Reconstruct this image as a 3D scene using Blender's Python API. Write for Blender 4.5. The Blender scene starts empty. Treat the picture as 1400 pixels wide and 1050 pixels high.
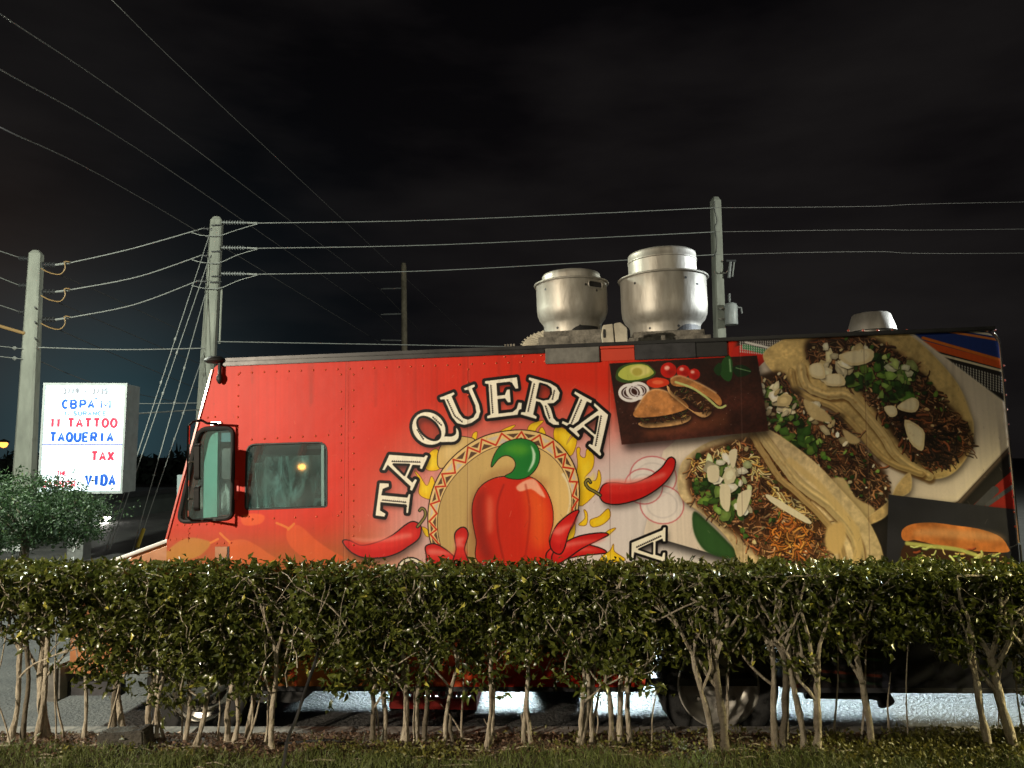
import bpy, bmesh, math, random
import numpy as np
from mathutils import Vector, Matrix, Quaternion
R = math.radians
F_PX, PITCH, CAM = 1020., R(5.5), np.array([0., 0., 1.85])
def ray(px, py):
    px = np.asarray(px, float); py = np.asarray(py, float)
    a = (px - 700) / F_PX; b = (525 - py) / F_PX
    return np.stack([a, math.cos(PITCH) - b * math.sin(PITCH), math.sin(PITCH) + b * math.cos(PITCH)], -1)
def at(px, py, Y):                      # the point seen at photo pixel (px, py) that stands Y metres ahead
    d = ray(px, py); return Vector(CAM + d * (Y / d[1]))
PSI, TAU = R(5.75), R(1.55)
EU = np.array([math.cos(PSI) * math.cos(TAU), -math.sin(PSI) * math.cos(TAU), math.sin(TAU)])
EV = np.array([-math.cos(PSI) * math.sin(TAU), math.sin(PSI) * math.sin(TAU), math.cos(TAU)])
EN = np.cross(EU, EV)                   # towards the camera
_r = ray(983, 940); O_T = CAM + _r * (5.15 / _r[1])
def uv(px, py, off=0.):                 # photo pixel -> metres on the truck's side (u to the rear, v up from the wheel centre)
    r = ray(px, py); t = (np.dot(O_T + EN * off - CAM, EN)) / (r @ EN)
    P = CAM + r * t[..., None] - O_T if np.ndim(t) else CAM + r * t - O_T
    return P @ EU, P @ EV
U0, U1, V0, V1, PPM = -3.98, 2.12, -.02, 2.36, 390.
def to_canvas(P):
    u, v = uv(P[:, 0], P[:, 1]); return np.stack([(u - U0) * PPM, (V1 - v) * PPM], -1)
# ------------------------------------------------------------------ camera, night sky, lamps, exposure
sc = bpy.context.scene
col = sc.collection
cam = bpy.data.objects.new('camera', bpy.data.cameras.new('camera')); col.objects.link(cam)
cam.data.lens = F_PX / 1400 * 36; cam.data.sensor_width = 36; cam.data.clip_end = 2000; cam.data.clip_start = .05
cam.location = CAM; cam.rotation_euler = (R(90) + PITCH, 0, 0); sc.camera = cam
sc.view_settings.view_transform = 'Standard'; sc.view_settings.look = 'None'; sc.view_settings.exposure = 0; sc.view_settings.gamma = 1
sc.view_settings.use_curve_mapping = False
sc.cycles.use_denoising = True; sc.cycles.max_bounces = 6; sc.cycles.transparent_max_bounces = 12
sc.cycles.sample_clamp_indirect = 4; sc.cycles.volume_bounces = 0
w = bpy.data.worlds.new('World'); sc.world = w; w.use_nodes = True
nt = w.node_tree; nt.nodes.clear()
def nn(t, **k):
    n = nt.nodes.new(t)
    for a, b in k.items(): setattr(n, a, b)
    return n
o = nn('ShaderNodeOutputWorld'); bg = nn('ShaderNodeBackground'); add = nn('ShaderNodeMixRGB', blend_type='ADD')
sky = nn('ShaderNodeTexSky', sky_type='NISHITA', sun_disc=False); sky.sun_elevation = R(-6); sky.sun_rotation = R(180)
tc = nn('ShaderNodeTexCoord'); mp = nn('ShaderNodeMapping'); mp.inputs['Scale'].default_value = (1., 1., 3.2); mp.inputs['Location'].default_value = (.3, .2, .85)
nz = nn('ShaderNodeTexNoise'); nz.inputs['Scale'].default_value = 2.1; nz.inputs['Detail'].default_value = 5; nz.inputs['Roughness'].default_value = .5
rp = nn('ShaderNodeValToRGB'); e = rp.color_ramp.elements
e[0].position = .36; e[0].color = (.0009, .0008, .0012, 1); e[1].position = .64; e[1].color = (.0088, .0078, .0076, 1)
m = rp.color_ramp.elements.new(.47); m.color = (.0044, .0038, .0040, 1)
nt.links.new(tc.outputs['Generated'], mp.inputs['Vector']); nt.links.new(mp.outputs[0], nz.inputs['Vector']); nt.links.new(nz.outputs['Fac'], rp.inputs['Fac'])
mul = nn('ShaderNodeMixRGB', blend_type='MULTIPLY'); mul.inputs[0].default_value = 1; mul.inputs[2].default_value = (.003, .003, .003, 1)
nt.links.new(sky.outputs[0], mul.inputs[1]); add.inputs[0].default_value = 1
nt.links.new(rp.outputs[0], add.inputs[1]); nt.links.new(mul.outputs[0], add.inputs[2]); nt.links.new(add.outputs[0], bg.inputs['Color'])
bg.inputs['Strength'].default_value = 1.; nt.links.new(bg.outputs[0], o.inputs['Surface'])
# glow painted low in the sky, teal terms standing in for the sign's halo
geo = nn('ShaderNodeTexCoord'); nrm = nn('ShaderNodeVectorMath', operation='NORMALIZE'); nt.links.new(geo.outputs['Generated'], nrm.inputs[0])
def glow_term(direction, p, c, prev, elev=14.):
    dt = nn('ShaderNodeVectorMath', operation='DOT_PRODUCT'); d = Vector(direction).normalized(); dt.inputs[1].default_value = d; nt.links.new(nrm.outputs[0], dt.inputs[0])
    mx = nn('ShaderNodeMath', operation='MAXIMUM'); mx.inputs[1].default_value = 0; nt.links.new(dt.outputs['Value'], mx.inputs[0])
    pw = nn('ShaderNodeMath', operation='POWER'); pw.inputs[1].default_value = p; nt.links.new(mx.outputs[0], pw.inputs[0])
    m = nn('ShaderNodeMixRGB', blend_type='ADD'); m.inputs[2].default_value = (*c, 1); nt.links.new(pw.outputs[0], m.inputs[0]); nt.links.new(prev, m.inputs[1])
    return m.outputs[0]
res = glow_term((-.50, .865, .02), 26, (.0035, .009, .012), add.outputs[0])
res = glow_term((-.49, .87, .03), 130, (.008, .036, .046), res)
res = glow_term((.2, .98, .05), 5, (.0026, .0022, .0022), res)
res = glow_term((-.67, .97, .17), 70, (.016, .0075, .003), res)
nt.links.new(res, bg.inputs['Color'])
def lamp(name, loc, target, power, color, size=.3, cone=None, blend=.6):
    ld = bpy.data.lights.new(name, 'SPOT' if cone else 'POINT'); ld.energy = power; ld.color = color; ld.shadow_soft_size = size
    if cone: ld.spot_size = R(cone); ld.spot_blend = blend
    ob = bpy.data.objects.new(name, ld); col.objects.link(ob); ob.location = loc
    ob.rotation_euler = (Vector(target) - Vector(loc)).to_track_quat('-Z', 'Y').to_euler()
    return ob
lamp('parking_lot_lamp', (-6.9, -1.25, 2.95), (-2.2, 5.3, 1.35), 3850, (1., .86, .66), .09, 50, .6)
lamp('street_lamp_light', (9.5, 6.6, 4.6), (1.5, 6.1, 3.3), 4800, (.88, .96, 1.), .2, 44, .4)
al = bpy.data.lights.new('shopfront_light', 'AREA'); al.shape = 'RECTANGLE'; al.size = 8.5; al.size_y = .3; al.energy = 300; al.spread = R(18); al.color = (.76, .95, 1.)
ao = bpy.data.objects.new('shopfront_light', al); col.objects.link(ao); ao.location = (3., 15.5, 2.5); ao.rotation_euler = (R(-75), 0, 0)
lamp('roadside_lamp_light', (-9., 9., 7.), (-6, 18, 8), 5200, (.93, 1., .84), .3)
lamp('far_lamp_light', (19., 21., 9.), (9, 30, 7), 4200, (.95, 1., .88), .3)
lamp('fill_light', (2.5, -7., 7.5), (0, 4.4, .4), 650, (1., .90, .66), .25)  # added fill behind the camera, lifts grass, hedge front and truck side
lamp('kerb_lamp_light', (7.4, 3.2, 3.4), (2.7, 4.1, -.1), 2600, (1., .87, .46), .12, 46, .7)
# ------------------------------------------------------------------ printed wrap of the truck, painted with numpy
def box_blur(a, r):
    r = int(r)
    if r < 1: return a
    for ax in (0, 1):
        pad = [(0, 0)] * a.ndim; pad[ax] = (r + 1, r)
        c = np.cumsum(np.pad(a, pad, mode='edge'), axis=ax, dtype=np.float64)
        n = a.shape[ax]
        hi = np.take(c, np.arange(2 * r + 1, n + 2 * r + 1), axis=ax)
        lo = np.take(c, np.arange(0, n), axis=ax)
        a = ((hi - lo) / (2 * r + 1)).astype(np.float32)
    return a
def blur(a, s):
    for _ in range(3): a = box_blur(a, max(1, round(s * .9)))
    return a
def value_noise(h, w, cell, rng):
    gh, gw = int(h / cell) + 3, int(w / cell) + 3
    g = rng.random((gh, gw)).astype(np.float32)
    y = np.arange(h) / cell; x = np.arange(w) / cell
    yi, xi = y.astype(int), x.astype(int); fy, fx = y - yi, x - xi
    fy = (fy * fy * (3 - 2 * fy))[:, None]; fx = (fx * fx * (3 - 2 * fx))[None]
    a = g[yi][:, xi]; b = g[yi][:, xi + 1]; c = g[yi + 1][:, xi]; d = g[yi + 1][:, xi + 1]
    return (a * (1 - fx) + b * fx) * (1 - fy) + (c * (1 - fx) + d * fx) * fy
def fbm(h, w, cell, rng, oct=4):
    s = 0; t = 0; k = 1.
    for _ in range(oct):
        s = s + k * value_noise(h, w, max(cell, 1.5), rng); t += k; k *= .55; cell *= .5
    return s / t
def smooth(pts, n=6, closed=True):
    P = np.asarray(pts, float); N = len(P); out = []
    for i in range(N if closed else N - 1):
        if closed: a, b, c, d = P[i - 1], P[i], P[(i + 1) % N], P[(i + 2) % N]
        else: a, b, c, d = P[max(i - 1, 0)], P[i], P[i + 1], P[min(i + 2, N - 1)]
        for t in np.arange(n) / n:
            out.append(.5 * (2 * b + (c - a) * t + (2 * a - 5 * b + 4 * c - d) * t * t + (3 * b - a - 3 * c + d) * t ** 3))
    if not closed: out.append(P[-1])
    return np.array(out)
def hexc(c):
    return np.array(c, np.float32) / 255.
class Canvas:
    def __init__(s, w, h, tf, k):
        s.w, s.h, s.tf, s.k = w, h, tf, k
        s.img = np.zeros((h, w, 3), np.float32)
    def box(s, P, m):
        x0 = max(0, int(P[:, 0].min() - m)); x1 = min(s.w, int(P[:, 0].max() + m) + 2)
        y0 = max(0, int(P[:, 1].min() - m)); y1 = min(s.h, int(P[:, 1].max() + m) + 2)
        return x0, x1, y0, y1
    def mask(s, pts, m=2, raw=False):
        P = np.asarray(pts, float) if raw else s.tf(np.asarray(pts, float))
        x0, x1, y0, y1 = s.box(P, m)
        if x1 <= x0 or y1 <= y0: return None, (0, 0, 0, 0)
        S = 3
        ys = y0 + (np.arange((y1 - y0) * S) + .5) / S
        A = P; B = np.roll(P, -1, 0)
        keep = A[:, 1] != B[:, 1]; A, B = A[keep], B[keep]
        lo = np.minimum(A[:, 1], B[:, 1]); hi = np.maximum(A[:, 1], B[:, 1])
        M = (ys[:, None] >= lo) & (ys[:, None] < hi)
        X = A[:, 0] + (ys[:, None] - A[:, 1]) * (B[:, 0] - A[:, 0]) / (B[:, 1] - A[:, 1])
        X = np.where(M, X, 1e9); X.sort(axis=1)
        nc = int(M.sum(1).max()) if M.size else 0
        cov = np.zeros((len(ys), x1 - x0), np.float32); px = np.arange(x0, x1)
        for i in range(0, nc - 1, 2):
            a = X[:, i, None]; b = X[:, i + 1, None]
            ok = b < 1e8
            cov += np.where(ok, np.clip(np.minimum(b, px + 1) - np.maximum(a, px), 0, 1), 0).astype(np.float32)
        return cov.reshape(y1 - y0, S, -1).mean(1), (x0, x1, y0, y1)
    def put(s, m, bx, col, alpha=1.):
        if m is None: return
        x0, x1, y0, y1 = bx
        a = (m * alpha)[..., None]
        s.img[y0:y1, x0:x1] = s.img[y0:y1, x0:x1] * (1 - a) + np.asarray(col, np.float32) * a
    def poly(s, pts, col, alpha=1., soft=0, raw=False):
        r = soft * s.k
        m, bx = s.mask(pts, 2 + 3 * r, raw)
        if m is None: return
        if r >= .7: m = blur(m, r)
        s.put(m, bx, hexc(col) if np.max(col) > 1.01 else col, alpha)
    def textured(s, pts, fn, soft=0, alpha=1.):
        r = soft * s.k
        m, bx = s.mask(pts, 2 + 3 * r)
        if m is None: return
        if r >= .7: m = blur(m, r)
        x0, x1, y0, y1 = bx
        s.put(m, bx, fn(y1 - y0, x1 - x0), alpha)
    def line(s, pts, w, col, alpha=1., closed=False, soft=0, w1=None):
        P = s.tf(np.asarray(pts, float)); hw = w * s.k / 2
        if closed: P = np.vstack([P, P[:1]])
        sf = soft * s.k
        x0, x1, y0, y1 = s.box(P, hw + sf * 2 + 2)
        if x1 <= x0 or y1 <= y0: return
        yy, xx = np.mgrid[y0:y1, x0:x1] + .5
        D = np.full(yy.shape, -1e9, np.float32)
        n = len(P) - 1
        for i in range(n):
            a, b = P[i], P[i + 1]; d = b - a; L = d @ d + 1e-9
            h0 = hw if w1 is None else hw + (w1 * s.k / 2 - hw) * i / n
            r = h0 + 2 * sf + 2
            bx0 = max(x0, int(min(a[0], b[0]) - r)) - x0; bx1 = min(x1, int(max(a[0], b[0]) + r) + 2) - x0
            by0 = max(y0, int(min(a[1], b[1]) - r)) - y0; by1 = min(y1, int(max(a[1], b[1]) + r) + 2) - y0
            if bx1 <= bx0 or by1 <= by0: continue
            X = xx[by0:by1, bx0:bx1] - a[0]; Y = yy[by0:by1, bx0:bx1] - a[1]
            t = np.clip((X * d[0] + Y * d[1]) / L, 0, 1)
            q = h0 - np.hypot(X - t * d[0], Y - t * d[1])
            D[by0:by1, bx0:bx1] = np.maximum(D[by0:by1, bx0:bx1], q)
        m = np.clip(D / (1 + 2 * sf) + .5, 0, 1)
        s.put(m, (x0, x1, y0, y1), hexc(col) if np.max(col) > 1.01 else col, alpha)
def ell(cx, cy, rx, ry, ang=0, n=28, wob=0, rng=None):
    t = np.linspace(0, 2 * np.pi, n, endpoint=False); r = 1 + (0 if rng is None else wob * (rng.random(n) - .5))
    x, y = rx * np.cos(t) * r, ry * np.sin(t) * r; c, d = math.cos(ang), math.sin(ang)
    return np.stack([cx + x * c - y * d, cy + x * d + y * c], 1)
def C3(p): return [(460 + x / 3.5, 480 + y / 3.5) for x, y in p]
def C4(p): return [(820 + x / 3.087, 430 + y / 3.087) for x, y in p]
def C5(p): return [(1080 + x / 3., 430 + y / 3.) for x, y in p]
def inside(P, poly):
    x, y = P; r = False; n = len(poly)
    for i in range(n):
        x0, y0 = poly[i]; x1, y1 = poly[i - 1]
        if (y0 > y) != (y1 > y) and x < (x1 - x0) * (y - y0) / (y1 - y0) + x0: r = not r
    return r
GLYPH = {
 'T': ([[(.36,0),(.36,.05),(.43,.08),(.43,.9),(.2,.88),(.12,.7),(.04,.72),(.05,1),(.95,1),(.96,.72),(.88,.7),(.8,.88),(.62,.9),(.62,.08),(.72,.05),(.72,0),(.2,0),(.2,.05),(.36,.07)]], [(.485,.86,.485,.1)]),
 'A': ([[(.0,0),(0,.06),(.09,.09),(.38,.92),(.22,.94),(.20,1),(.64,1),(.93,.09),(1,.06),(1,0),(.62,0),(.62,.06),(.70,.09),(.63,.29),(.27,.29),(.2,.09),(.31,.06),(.31,0)],
        [(.30,.38),(.45,.78),(.6,.38)]], [(.50,.86,.77,.12)]),
 'U': ([[(0,1),(0,.94),(.1,.91),(.1,.36),(.16,.13),(.32,.01),(.52,-.01),(.74,.05),(.86,.2),(.9,.4),(.9,.91),(1,.94),(1,1),(.7,1),(.7,.94),(.8,.91),(.8,.42),(.75,.22),(.62,.11),(.47,.11),(.36,.2),(.31,.4),(.31,.91),(.41,.94),(.41,1)]], [(.16,.88,.17,.35),(.17,.35,.3,.1)]),
 'E': ([[(0,0),(0,.06),(.1,.09),(.1,.91),(0,.94),(0,1),(.93,1),(.95,.70),(.87,.70),(.78,.87),(.7,.91),(.33,.91),(.33,.57),(.55,.57),(.62,.7),(.7,.7),(.7,.36),(.62,.36),(.55,.48),(.33,.48),(.33,.09),(.74,.09),(.86,.16),(.93,.32),(1.02,.3),(.98,0)]], [(.16,.88,.16,.12)]),
 'R': ([[(0,0),(0,.06),(.1,.09),(.1,.91),(0,.94),(0,1),(.55,1),(.74,.95),(.85,.83),(.85,.66),(.76,.53),(.6,.47),(.72,.36),(.84,.14),(.94,.08),(1.04,.09),(1.02,.02),(.88,-.02),(.74,.02),(.62,.16),(.5,.38),(.42,.45),(.31,.45),(.31,.09),(.41,.06),(.41,0)],
        [(.31,.54),(.31,.92),(.48,.92),(.6,.87),(.64,.74),(.6,.6),(.48,.54)]], [(.16,.88,.16,.12),(.7,.86,.7,.6),(.56,.4,.74,.1)]),
 'I': ([[(.0,0),(0,.07),(.3,.09),(.3,.91),(0,.93),(0,1),(1,1),(1,.93),(.7,.91),(.7,.09),(1,.07),(1,0)]], [(.42,.88,.42,.12)]),
}
def q_glyph():
    o = [(.5 + .5 * math.cos(t), .5 + .52 * math.sin(t)) for t in np.linspace(0, 2 * math.pi, 40, endpoint=False)]
    i = [(.5 + .27 * math.cos(t), .5 + .42 * math.sin(t)) for t in np.linspace(0, 2 * math.pi, 32, endpoint=False)]
    t = [(.42,.06),(.56,.1),(.72,-.02),(.86,-.14),(1.02,-.16),(1.15,-.04),(1.13,-.16),(.98,-.3),(.8,-.3),(.62,-.16),(.5,-.06)]
    return [o, i], [(.12,.36,.2,.72),(.86,.3,.84,.68)], t
def letter(cv, ch, o, w, u, ol=4.7, shadow=True):
    o, w, u = np.array(o), np.array(w), np.array(u)
    M = lambda P: [tuple(o + w * x + u * y) for x, y in P]
    extra = None
    if ch == 'Q': loops, cuts, extra = q_glyph()
    else: loops, cuts = GLYPH[ch]
    out = M(loops[0]); holes = [M(h) for h in loops[1:]]
    if extra: extra = smooth(M(extra), 3)
    W = (246, 240, 220); K = (12, 9, 10)
    if shadow:
        sh = [(x + 2.5, y + 5) for x, y in out]
        m, bx = cv.mask(sh, 30)
        for h in holes:
            hm, hb = cv.mask([(x + 2.5, y + 5) for x, y in h]); m[hb[2] - bx[2]:hb[3] - bx[2], hb[0] - bx[0]:hb[1] - bx[0]] -= hm * .75
        cv.put(np.clip(blur(m, 3.4 * cv.k), 0, 1), bx, hexc(K), .8)
        if extra is not None: cv.poly([(x + 2, y + 4) for x, y in extra], K, .6, soft=3)
    cv.line(out, ol * 1.75, K, closed=True)
    if extra is not None: cv.line(extra, ol * 1.75, K, closed=True)
    # face with its counters
    m, bx = cv.mask(out)
    mh = []
    for h in holes:
        cv_m, hb = cv.mask(h); full = np.zeros_like(m)
        full[hb[2] - bx[2]:hb[3] - bx[2], hb[0] - bx[0]:hb[1] - bx[0]] = cv_m
        m = m - full; mh.append(h)
    cv.put(np.clip(m, 0, 1), bx, hexc(W))
    if extra is not None: cv.poly(extra, W)
    for h in mh: cv.line(h, ol * .62, K, closed=True)
    up = np.hypot(*u)
    for x0, y0, x1, y1 in cuts:
        a, b = M([(x0, y0), (x1, y1)]); a = np.array(a); b = np.array(b); n = max(2, int(np.hypot(*(b - a)) / 2.6))
        cv.line([a, b], .9, (40, 32, 28))
        d = (b - a) / (np.hypot(*(b - a)) + 1e-6); nn = np.array([-d[1], d[0]])
        if np.dot(nn, w) < 0: nn = -nn
        for i in range(n):
            c = a + (b - a) * (i + .5) / n
            cv.line([c, c + nn * .9], 1.5, (30, 24, 22))
def chili(cv, body, stem, sh=True, light=(1, 1, 1)):
    B = smooth(body, 5)
    if sh: cv.poly(B + np.array([3, 6]), (20, 14, 14), .6, soft=4)
    cv.line(B, 3.2, (28, 12, 10), closed=True)
    cv.poly(B, (196, 24, 22))
    c = B.mean(0)
    cv.poly((B - c) * [.93, .6] + c + [0, -1.5], (224, 52, 44), .7, soft=2)
    cv.poly((B - c) * [.8, .25] + c + [-2, -4], (246, 150, 136), .55, soft=1.6)
    if stem is not None:
        S = smooth(stem, 4, False)
        cv.line(S, 4.6, (30, 20, 14)); cv.line(S, 2.4, (128, 120, 62))
def strands(cv, poly, n, cols, rng, L=(5, 13), W=(1., 2.6), ang=None, spread=.6):
    P = np.asarray(poly); lo, hi = P.min(0), P.max(0); k = 0
    while k < n:
        p = lo + rng.random(2) * (hi - lo)
        if not inside(p, poly): continue
        k += 1
        a = (rng.random() * math.pi * 2) if ang is None else ang + spread * rng.normal()
        l = L[0] + (L[1] - L[0]) * rng.random()
        q = [p]
        for _ in range(3):
            q.append(q[-1] + np.array([math.cos(a), math.sin(a)]) * l / 3); a += rng.normal() * .45
        c = np.array(cols[rng.integers(len(cols))], float) * (.75 + .5 * rng.random())
        w = (W[0] + (W[1] - W[0]) * rng.random() ** 2) * .78
        cv.line([x + np.array([.5, 1.1]) for x in q], w * 1.2, np.clip(c * .3, 0, 255) / 255., .8)
        cv.line(q, w, np.clip(c, 0, 255) / 255.)
        if w > 1.5: cv.line([x - np.array([.25, .4]) for x in q], w * .35, np.clip(c * 1.35 + 12, 0, 255) / 255., .6)
        if k % 9 == 0:
            e = ell(p[0] + l * .4, p[1], l * .7, l * .45, rng.random() * 3, 9, .6, rng)
            cv.poly(e, (22, 12, 8) if k % 2 else (170, 110, 66), .45 if k % 2 else .22, soft=1.6)
def shards(cv, poly, n, cols, rng, S=(3, 8), wob=.7):
    P = np.asarray(poly); lo, hi = P.min(0), P.max(0); k = 0
    while k < n:
        p = lo + rng.random(2) * (hi - lo)
        if not inside(p, poly): continue
        k += 1
        s = S[0] + (S[1] - S[0]) * rng.random() ** 1.5
        e = ell(p[0], p[1], s, s * (.4 + .5 * rng.random()), rng.random() * 3.14, 6 + int(rng.integers(3)), wob, rng)
        c = np.array(cols[rng.integers(len(cols))], float) * (.72 + .45 * rng.random())
        cv.poly(e + [.8, 1.4], (18, 12, 8), .65, soft=.6)
        cv.poly(e, np.clip(c, 0, 255) / 255.)
        m = e.mean(0)
        cv.poly((e - m) * .55 + m - [.3, .5], np.clip(c * 1.22 + 8, 0, 255) / 255., .6, soft=.4)
def shell(cv, pts, rng, base=(226, 194, 132), rim=(226, 198, 140)):
    S = smooth(pts, 5)
    cv.poly(S + [2, 4], (16, 10, 6), .7, soft=4)
    def fn(h, w):
        n = fbm(h, w, 46, rng, 5)[..., None]; m = fbm(h, w, 9, rng, 3)[..., None]
        return hexc(base) * (.66 + .5 * n) * (.86 + .28 * m)
    cv.textured(S, fn)
    cv.line(S, 1.6, rim, .6, closed=True, soft=.5)
def fold(cv, pts, w, rng, c=(224, 194, 132), dark=(92, 62, 28)):
    S = smooth(pts, 6, False)
    cv.line(S + [1.5, 3.5], w * 1.15, dark, .75, soft=1.5)
    S = S + rng.normal(size=S.shape) * .35
    cv.line(S, w, np.array(c) * .84)
    cv.line(S - [w * .12, w * .2], w * .34, np.minimum(np.array(c) * 1.1, 250), .85, soft=1.2)
    cv.line(S + [w * .2, w * .26], w * .2, np.array(c) * .62, .6, soft=1.)
    for _ in range(int(len(S) * .8)):
        p = S[rng.integers(len(S))] + rng.normal(size=2) * w * .22
        cv.poly(ell(p[0], p[1], 1 + 1.6 * rng.random(), .6 + rng.random(), rng.random() * 3, 8), (150, 108, 56), .35, soft=.5)
def paint_wrap(W, H, tf, k):
    rng = np.random.default_rng(7)
    cv = Canvas(W, H, tf, k)
    # red ground fading to brown at the front skirt and to pale pink behind the lettering
    gx = np.linspace(0, 1, W)[None, :, None]; gy = np.linspace(0, 1, H)[:, None, None]
    red = hexc((204, 40, 18)); cv.img[:] = red
    n1 = fbm(H, W, 500, rng, 3)[..., None]
    sk = np.clip((gy - .46) / .22, 0, 1); sk = sk * sk * (3 - 2 * sk)
    left = np.clip((.46 - gx) / .2, 0, 1)
    cv.img[:] = cv.img * (1 - sk * left) + hexc((158, 92, 34)) * (.8 + .3 * n1) * sk * left
    def glow(cx, cy, rx, ry, col, a, p=2.):
        c = cv.tf(np.array([[cx, cy]], float))[0]
        yy, xx = np.mgrid[0:H, 0:W]
        d = ((xx - c[0]) / (rx * k)) ** 2 + ((yy - c[1]) / (ry * k)) ** 2
        m = np.clip(1 - d, 0, 1) ** p * a
        cv.img[:] = cv.img * (1 - m[..., None]) + hexc(col) * m[..., None]
    glow(735, 720, 290, 200, (226, 176, 172), .95, 1.1)
    glow(720, 740, 230, 160, (214, 206, 206), .9, 1.3)
    glow(900, 720, 200, 165, (222, 208, 206), .98, .9)
    glow(960, 760, 170, 200, (226, 218, 214), 1., .8)
    # ghost peppers on the skirt
    gp = [([(225,757),(245,740),(262,735),(280,738),(288,742),(282,752),(268,762),(240,768),(225,768)], (176,128,44)),
          ([(312,742),(322,738),(335,738),(350,745),(366,756),(380,768),(320,768),(313,756)], (206,92,36)),
          ([(393,722),(400,718),(412,720),(432,738),(452,752),(470,764),(430,770),(402,752),(392,736)], (212,84,34)),
          ([(330,705),(350,702),(362,706),(356,716),(334,718)], (226,92,30))]
    for P, c in gp: cv.poly(smooth(P, 5), c, .75, soft=.8)
    for S in [[(288,742),(294,739),(298,737)], [(315,742),(308,736),(301,729)], [(394,722),(386,718),(378,715)], [(394,724),(400,718),(402,716)]]:
        cv.line(S, 3.2, (214,120,44), .8)
    for _ in range(26):     # lower skirt leaves and flames seen through the hedge
        x = 240 + 700 * rng.random(); y = 800 + 125 * rng.random(); s = 8 + 26 * rng.random()
        c = [(206,110,30),(120,40,20),(60,80,30),(190,60,24),(96,60,26)][rng.integers(5)]
        cv.poly(smooth(ell(x, y, s, s * .4, rng.random() * 3, 9, .8, rng), 3), c, .8, soft=.8)
    # plate with tacos on a striped blanket
    serape = C5([(-230,60),(-120,30),(0,10),(200,-20),(980,-30),(980,900),(-60,900),(-300,420)])
    ser = smooth(serape, 1)
    cv.poly([(1010,440),(1420,430),(1420,960),(1095,960),(1030,760),(1000,560)], (34,30,30), 1, soft=3)
    cv.poly([(1380,690),(1440,690),(1440,960),(1330,960)], (30,28,30), 1, soft=1)
    def stripe(p0, p1, w, col, a=1.): cv.line([p0, p1], w, col, a)
    stripe((1015,487),(1110,513), 30, (196,36,26)); stripe((1018,474),(1100,494), 7, (30,120,62)); stripe((1020,468),(1100,487), 3, (226,226,220))
    stripe((1250,445),(1420,486), 40, (24,52,132)); stripe((1262,462),(1420,507), 4, (232,120,40)); stripe((1262,470),(1420,513), 9, (222,90,34))
    stripe((1262,479),(1420,520), 3, (236,220,190)); stripe((1290,452),(1420,474), 3.2, (232,130,60)); stripe((1290,447),(1420,468), 3, (240,224,206))
    stripe((1340,728),(1440,640), 60, (150,28,20)); stripe((1310,720),(1360,670), 10, (70,70,76)); stripe((1350,690),(1420,640), 5, (80,80,86))
    for bx, by, ex, ey, rows in ((1012,460,1118,470,7),(1288,492,1420,530,7)):
        for r in range(rows):
            o = r * 3.3
            m = 34
            for i in range(m):
                x = bx + (ex - bx) * i / m; y = by + (ey - by) * i / m + o
                cv.line([(x, y), (x + .6, y + 1.6)], 1.5, (214,210,206), .9)
    for i in range(16):
        y = 775 + i * 11; cv.line([(1120, y - 12), (1420, y + 14)], 3.5, [(70,120,60),(30,34,36),(120,46,26),(36,60,40)][i % 4], .6)
    # pale hexagonal plate
    plate = C5([(-250,330),(-60,150),(80,60),(330,18),(480,60),(880,360),(905,400),(900,540),(690,765),(640,790),(300,820),(140,960),(-80,1050),(-600,900),(-520,560)])
    cv.poly(np.array(plate) + [3, 9], (8, 6, 6), .8, soft=5)
    def pl(h, w): return hexc((236,220,202)) * (.88 + .2 * fbm(h, w, 220, rng, 2)[..., None])
    cv.textured(plate, pl)
    cv.line(C5([(905,400),(880,360),(480,60)]), 2, (238,224,206), .8, soft=.8)
    cv.line(C5([(893,520),(690,745),(620,765)]), 7, (238,222,200), .6, soft=1.5)
    cv.line(C5([(905,545),(694,772),(630,792)]), 5, (110,90,76), .8, soft=1.5)
    # radish / onion rings and avocado left of the tacos
    for cx, cy, rx, ry, al in ((893,652,32,28,.9),(905,690,30,26,.9),(880,665,26,24,.6)):
        cv.poly(ell(cx, cy, rx, ry, .2), (238,228,222), al, soft=1)
        cv.line(ell(cx, cy, rx, ry, .2), 1.6, (196,70,80), .7, closed=True, soft=.4)
        cv.line(ell(cx, cy, rx * .7, ry * .68, .2), 2, (214,204,200), .8, closed=True, soft=.6)
    green = C4([(400,830),(392,890),(410,950),(450,1000),(520,1025),(600,1030),(540,960),(470,890)])
    cv.poly(smooth(green, 5), (38,70,34), 1, soft=.6); cv.poly(smooth(np.array(green) * .9 + np.array(green).mean(0) * .1, 5), (52,92,44), .8, soft=2)
    MEAT = [(126,88,60),(150,104,66),(112,76,50),(86,54,34),(140,98,66),(66,38,24),(168,126,88),(52,32,22),(124,70,40),(96,78,50)]
    LEAF = [(62,98,34),(40,70,24),(96,128,48),(30,52,20),(120,150,70)]
    ONION = [(226,212,176),(206,190,150),(238,228,200),(188,168,122)]
    CHEESE = [(222,178,96),(232,196,120),(206,150,76),(236,212,150)]
    # taco 3, top right
    big = C5([(-110,170),(-40,110),(60,70),(220,45),(400,50),(500,90),(600,180),(690,290),(735,400),(752,450),(745,540),(700,620),(640,665),(560,672),(470,640),(300,520),(120,340),(-40,260)])
    shell(cv, big, rng, (222,190,124))
    fill3 = C5([(90,95),(220,75),(330,90),(440,150),(520,220),(600,310),(680,400),(742,480),(735,560),(650,615),(560,630),(470,560),(380,440),(280,310),(180,270),(80,200),(60,130)])
    cv.poly(smooth(fill3, 4), (40,22,12), .95, soft=2.5)
    strands(cv, fill3, 900, MEAT, rng, (6,16), (1.,3.), .6, .7)
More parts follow.
